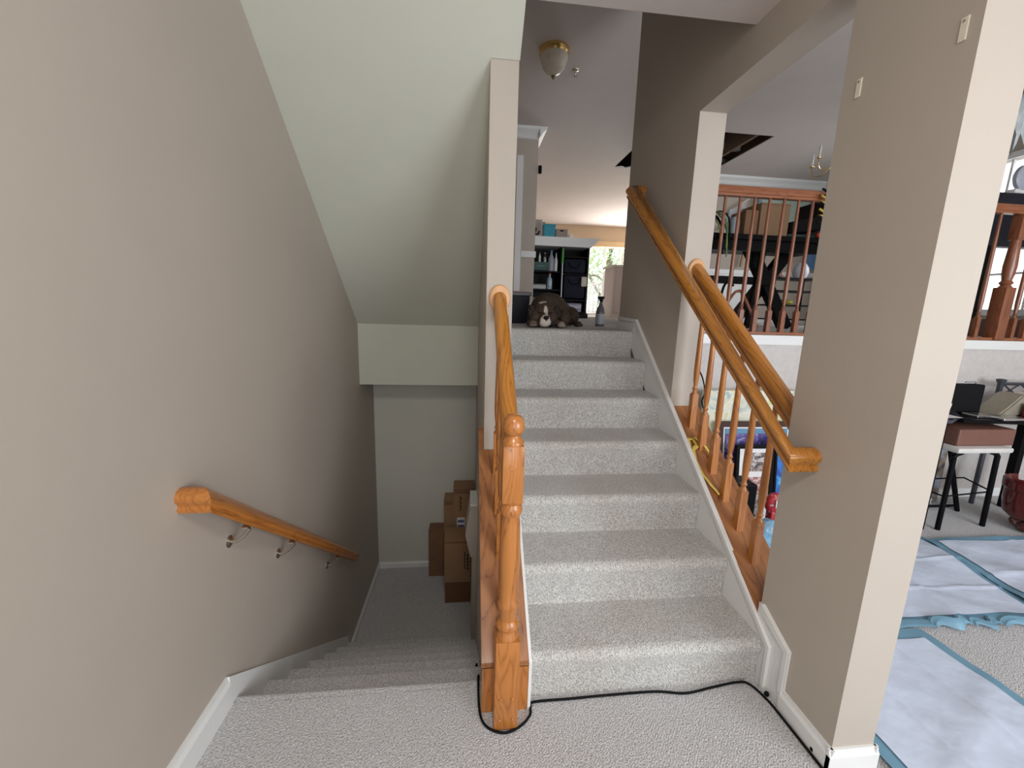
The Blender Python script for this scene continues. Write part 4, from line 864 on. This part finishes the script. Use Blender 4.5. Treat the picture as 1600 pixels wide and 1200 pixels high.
t_ = thing('tote_bag', 'light blue crumpled plastic bag on the floor before the leaning pictures', 'bag', (1.93, 2.2, 0)); bm = BM(); ell(bm, (1.92, 2.22, .10), (.09, .06, .095)); ell(bm, (1.98, 2.2, .07), (.06, .05, .066)); o = obj('body', bm, C_('pale_blue_plastic', (.22, .42, .58), .35), t_, True)
r = o.modifiers.new('r', 'REMESH'); r.mode = 'VOXEL'; r.voxel_size = .008; tx = bpy.data.textures.new('crumple', 'CLOUDS'); tx.noise_scale = .05; d = o.modifiers.new('d', 'DISPLACE'); d.texture = tx; d.strength = .02
tag(pbox('shoebox', (1.72, 2.28, .002), (1.86, 2.44, .40), 'black', None, .01), 'black case standing left of the black photo frame, behind the balusters', 'case')

# ------------------------------------------------------------------ floor pads
def pad(label, poly, z, edge=.055, seed=0, fold=None):
    t = thing('floor_pad', label, 'floor pad', (sum(p[0] for p in poly)/4, sum(p[1] for p in poly)/4, z), 'blue edged absorbent pads on the living room carpet')
    rnd = random.Random(seed)
    (ax, ay), (bx, by), (cx, cy), (dx, dy) = poly
    n = 64
    w1 = [(rnd.uniform(-1, 1), rnd.uniform(-1, 1), rnd.uniform(0, 6), rnd.uniform(3, 9)) for _ in range(7)]
    def P(u, v):
        x = ax*(1-u)*(1-v)+bx*u*(1-v)+cx*u*v+dx*(1-u)*v; y = ay*(1-u)*(1-v)+by*u*(1-v)+cy*u*v+dy*(1-u)*v
        h = .010
        for (p, q, s, f) in w1:
            k = (p*x+q*y)*f*2+s; h += .006*max(0, math.sin(k))**4
        for c in (.33, .66): h += .007*math.exp(-((u-c)/.012)**2)+.006*math.exp(-((v-c)/.012)**2)
        return x, y, z+h
    def sheet(name, u0, u1, v0, v1, dz, mat, m=n):
        bm = BM(); G = [[None]*(m+1) for _ in range(m+1)]
        for i in range(m+1):
            for j in range(m+1):
                x, y, h = P(u0+(u1-u0)*i/m, v0+(v1-v0)*j/m); G[i][j] = bm.verts.new((x, y, h+dz))
        for i in range(m):
            for j in range(m): bm.faces.new((G[i][j], G[i+1][j], G[i+1][j+1], G[i][j+1]))
        o = obj(name, bm, mat, t, True); return o
    sheet('blue_backing', 0, 1, 0, 1, -.003, 'padedge')
    L = math.dist(poly[0], poly[1]); W = math.dist(poly[1], poly[2]); eu, ev = edge/L, edge/W
    sheet('white_face', eu, 1-eu, ev, 1-ev, .002, 'pad')
    return t
pad('nearest blue edged white pad on the living room carpet beside the pillar', [(1.40, -.6), (2.31, -.6), (2.165, 1.50), (1.40, 1.50)], 0, .06, 1)
pad('blue edged white pad lying between the pillar and the stool', [(1.50, 1.55), (2.95, 1.50), (3.12, 2.26), (1.50, 2.28)], .0, .05, 2)
pad('blue edged white pad furthest right in front of the red bucket', [(2.86, 1.10), (4.9, 1.05), (4.9, 2.20), (3.08, 2.22)], .004, .05, 3)
t_ = thing('pad_flap', 'curled blue edge of plastic backing beside the bare carpet patch', 'plastic flap', (2.45, 1.5, 0))
bm = BM()
def flap(x0, x1, y0, hh):
    n = 18; G = []
    for i in range(n+1):
        u = i/n; x = x0+(x1-x0)*u; h = hh*math.sin(PI*u)**1.5
        G.append([bm.verts.new((x, y0-.03+.02*math.sin(u*9)-.05*(1-v/4), .016+h*math.sin(PI*v/4*.8)+.004*(v % 2))) for v in range(5)])
    for a, b in zip(G, G[1:]):
        for j in range(4): bm.faces.new((a[j], a[j+1], b[j+1], b[j]))
flap(2.26, 2.47, 1.57, .034); flap(2.47, 2.62, 1.56, .012); flap(2.62, 2.95, 1.55, .024); flap(1.40, 2.26, 1.57, .006)
obj('flap', bm, 'padedge', t_, True)

# ------------------------------------------------------------------ stool, table, bucket
t_ = thing('stool', 'white seat stool with black metal legs standing before the living room wall', 'stool', (3.55, 2.5, 0))
bm = BM(); box(bm, (3.30, 2.30, .585), (3.74, 2.70, .625), .016); obj('seat', bm, C_('stool_seat', (.60, .58, .56), .5), t_, True)
for (x, y, fx, fy) in ((3.36, 2.36, 3.345, 2.35), (3.70, 2.36, 3.755, 2.38), (3.70, 2.64, 3.84, 2.60), (3.36, 2.64, 3.30, 2.62)):
    bm = BM(); tube(bm, [(x+(3.53-x)*.3, y, .575), (x, y, .55), (x+(fx-x)*.12, y, .47), (fx, fy, .004)], .016, 10); obj('leg', bm, 'black', t_, True)
bm = BM(); tube(bm, [(3.35, 2.36, .25), (3.76, 2.38, .27)], .006, 6, 1); tube(bm, [(3.35, 2.36, .25), (3.30, 2.62, .26)], .006, 6, 1); tube(bm, [(3.76, 2.38, .27), (3.83, 2.60, .28)], .006, 6, 1); tube(bm, [(3.30, 2.62, .26), (3.83, 2.60, .28)], .006, 6, 1); obj('foot_ring', bm, 'black', t_, True)
t_ = thing('case', 'brown leather box lying on the white stool seat', 'box', (3.5, 2.5, .63)); pbox('body', (3.33, 2.34, .627), (3.78, 2.64, .745), C_('brown_leather', (.16, .07, .05), .5), t_, .01)
t_ = thing('work_table', 'dark topped table cluttered with tools against the living room wall', 'table', (3.9, 2.5, 0))
bm = BM(); prism(bm, [(2.6, 2.36), (3.20, 2.30), (3.42, 2.42), (3.56, 2.56), (3.55, 2.68), (2.6, 2.68)], .80, .822, 'Z', bev=.004); obj('round_top', bm, C_('dark_gloss_top', (.05, .05, .07), .12), t_, True)
bm = BM(); prism(bm, [(3.45, 2.42), (4.9, 2.20), (4.9, 2.685), (3.45, 2.685)], .772, .795, 'Z', bev=.004); obj('long_top', bm, 'black', t_)
pbox('leg', (3.20, 2.36, 0), (3.25, 2.41, .80), 'black', t_); pbox('leg', (2.7, 2.6, 0), (2.75, 2.65, .80), 'black', t_); pbox('leg', (4.8, 2.3, 0), (4.85, 2.35, .775), 'black', t_); pbox('leg', (4.3, 2.62, 0), (4.35, 2.67, .775), 'black', t_)
t_ = thing('tool_case', 'black hard case standing on the table against the wall', 'case', (3.72, 2.74, .82)); pbox('body', (3.57, 2.60, .796), (3.83, 2.67, 1.01), 'blackm', t_, .01); bm = BM(); tube(bm, [(3.70, 2.64, 1.008), (3.71, 2.64, 1.025), (3.79, 2.64, 1.025), (3.80, 2.64, 1.008)], .006, 8, 1); obj('handle', bm, C_('grey_handle', (.3, .3, .3)), t_, True)
bm = BM(); box(bm, (3.10, 2.44, .823), (3.26, 2.56, .90), .01); tag(obj('container', bm, C_('bright_red', (.62, .02, .03), .35)), 'bright red container on the dark table beside the pillar edge', 'container')
t_ = thing('paper', 'white folded paper sheet under the red container', 'paper', (3.2, 2.45, .823)); bm = BM(); box(bm, (3.05, 2.36, .8225), (3.36, 2.62, .8228)); prism(bm, [(3.27, .823), (3.37, .825), (3.385, .90)], 2.46, 2.463, 'Y'); obj('sheet', bm, 'white', t_)
bm = BM(); tube(bm, [(3.15, 2.6, .87), (3.3, 2.62, .90), (3.45, 2.62, .885), (3.53, 2.6, .86)], .008, 6); tag(obj('pliers', bm, 'nickel', None, True), 'long silver tool lying across the clutter behind the red container', 'tool')
for i, (x, y, c, lab) in enumerate(((3.70, 2.5, (.5, .5, .5), 'shiny foil strip on the table left of the tan cushion'), (3.80, 2.42, (.65, .66, .7), 'bright silver tray near the table front edge'))):
    bm = BM(); box(bm, (x-.10, y-.05, .797), (x+.10, y+.05, .815), .004); tag(obj(('foil_strip', 'tray')[i], bm, C_('silver_%s' % 'ab'[i], c, .2, .9)), lab, ('foil', 'tray')[i])
t_ = thing('cushion', 'tan leaning cushion with silver edge on the work table', 'cushion', (3.95, 2.6, .80)); bm = BM(); prism(bm, [(3.84, .797), (4.02, .797), (4.20, .93), (4.12, .95), (4.02, .955), (3.93, .87)], 2.50, 2.66, 'Y', bev=.01); obj('body', bm, C_('tan_vinyl', (.30, .27, .21), .6), t_); bm = BM(); prism(bm, [(4.03, .797), (4.06, .80), (4.24, .93), (4.20, .955)], 2.49, 2.67, 'Y', bev=.003); obj('edge_strip', bm, 'nickel', t_)
t_ = thing('metal_headboard', 'dark metal frame end with crossed bars by the living room wall', 'metal frame', (4.3, 2.75, .8))
bm = BM(); lathe(bm, (4.13, 2.72, 0), [(.016, 0), (.018, .9), (.018, 1.00), (.028, 1.02), (.030, 1.035), (.012, 1.04)], 16); obj('post', bm, C_('gunmetal', (.07, .075, .09), .4, .4), t_, True)
bm = BM()
for z in (1.0, .90): cyl(bm, (4.13, 2.72, z), (5.2, 2.72, z), .012)
for k in range(6): cyl(bm, (4.15+k*.16, 2.72, 1.0), (4.31+k*.16, 2.72, .90), .006); cyl(bm, (4.15+k*.16, 2.72, .90), (4.31+k*.16, 2.72, 1.0), .006)
obj('crossed_bars', bm, M['gunmetal'], t_, True)
t_ = thing('storage_crate', 'dark red storage box with pale items on the work table, right edge', 'box', (4.3, 2.45, .80)); pbox('body', (4.0, 2.26, .797), (4.7, 2.48, .90), C_('dark_red', (.14, .008, .01), .3), t_, .01); pbox('label', (4.06, 2.255, .875), (4.14, 2.2595, .895), C_('grey_label', (.45, .45, .47)), t_); pbox('pale_item', (4.15, 2.28, .901), (4.6, 2.42, .985), C_('pale_mint', (.52, .56, .52), .4), t_, .01)
t_ = thing('bucket', 'dark red pot with cream rim wire standing on the carpet at the right edge', 'bucket', (4.0, 2.35, 0))
bm = BM(); lathe(bm, (3.98, 2.30, .10), [(.09, 0), (.12, .03), (.135, .12), (.135, .20), (.150, .215), (.152, .27), (.14, .28), (.13, .24)], 28); obj('body', bm, C_('dark_red_glaze', (.10, .014, .012), .12), t_, True)
bm = BM(); tube(bm, [(3.98+.148*math.cos(a*.4-2.8), 2.30+.148*math.sin(a*.4-2.8), .305-.008*a) for a in range(8)], .004, 6); obj('rim_wire', bm, 'offwhite', t_, True)
bm = BM(); rnd = random.Random(2)
for k in range(9): ell(bm, (4.02+rnd.uniform(-.07, .10), 2.28+rnd.uniform(-.07, .07), .045+rnd.uniform(-.01, .03)), (.05, .045, .042), None, 10)
obj('base', bm, blotch('mottled_base', [(.4, (.02, .015, .015)), (.6, (.12, .02, .015)), (.7, (.3, .27, .24))], 20), t_, True)
t_ = thing('painting', 'brown and blue painted vase panel under the table behind the stool legs', 'picture', (3.66, 2.76, 0)); pbox('panel', (3.5, 2.76, .01), (3.86, 2.79, .60), blotch('vase_panel', [(.35, (.06, .05, .05)), (.45, (.22, .17, .13)), (.55, (.30, .36, .44)), (.65, (.5, .48, .45))], 5), t_)
tag(pbox('power_strip', (3.26, 2.69, .004), (3.72, 2.75, .07), C_('powder_white', (.62, .64, .72), .4), None, .01), 'long white bar on the carpet along the living room wall under the stool', 'power strip')
bm = BM(); tube(bm, [(3.15, 2.665, .03), (3.28, 2.668, .03), (3.6, 2.668, .012), (3.9, 2.668, .012)], .010, 8); tag(obj('metal_bar', bm, 'blackm', None, True), 'thin black bar lying on the carpet behind the stool', 'bar')

# ------------------------------------------------------------------ groups of like things
GR = {'cardboard_box': 'cardboard boxes on the lower landing', 'adhesive_strip': 'adhesive strips on the pillar wall', 'bottle': 'bottles on the bookcase shelves',
      'jar': 'glass jars on the black table', 'painting': 'pictures leaning against the living room wall', 'photo_frame': 'pictures leaning against the living room wall', 'wall_handrail': 'wall mounted oak handrails',
      'stair_railing': 'oak stair railings with balusters', 'staircase': 'carpeted stair flights', 'bag': 'black bags in the bookcase'}
for o in list(C.objects):
    k = o.name.split('.')[0]
    if o.parent is None and o.get('label') and k in GR and not o.get('group'):
        if k == 'cardboard_box' and 'table' in o['label']: o['group'] = 'cardboard boxes on the black table'
        elif k == 'jar' and 'glass' not in o['label'] and 'jar' not in o['label']: continue
        elif k == 'bag' and 'bookcase' not in o['label']: continue
        elif k == 'bottle' and 'bookcase' not in o['label'] and 'crate' not in o['label']: continue
        else: o['group'] = GR[k]
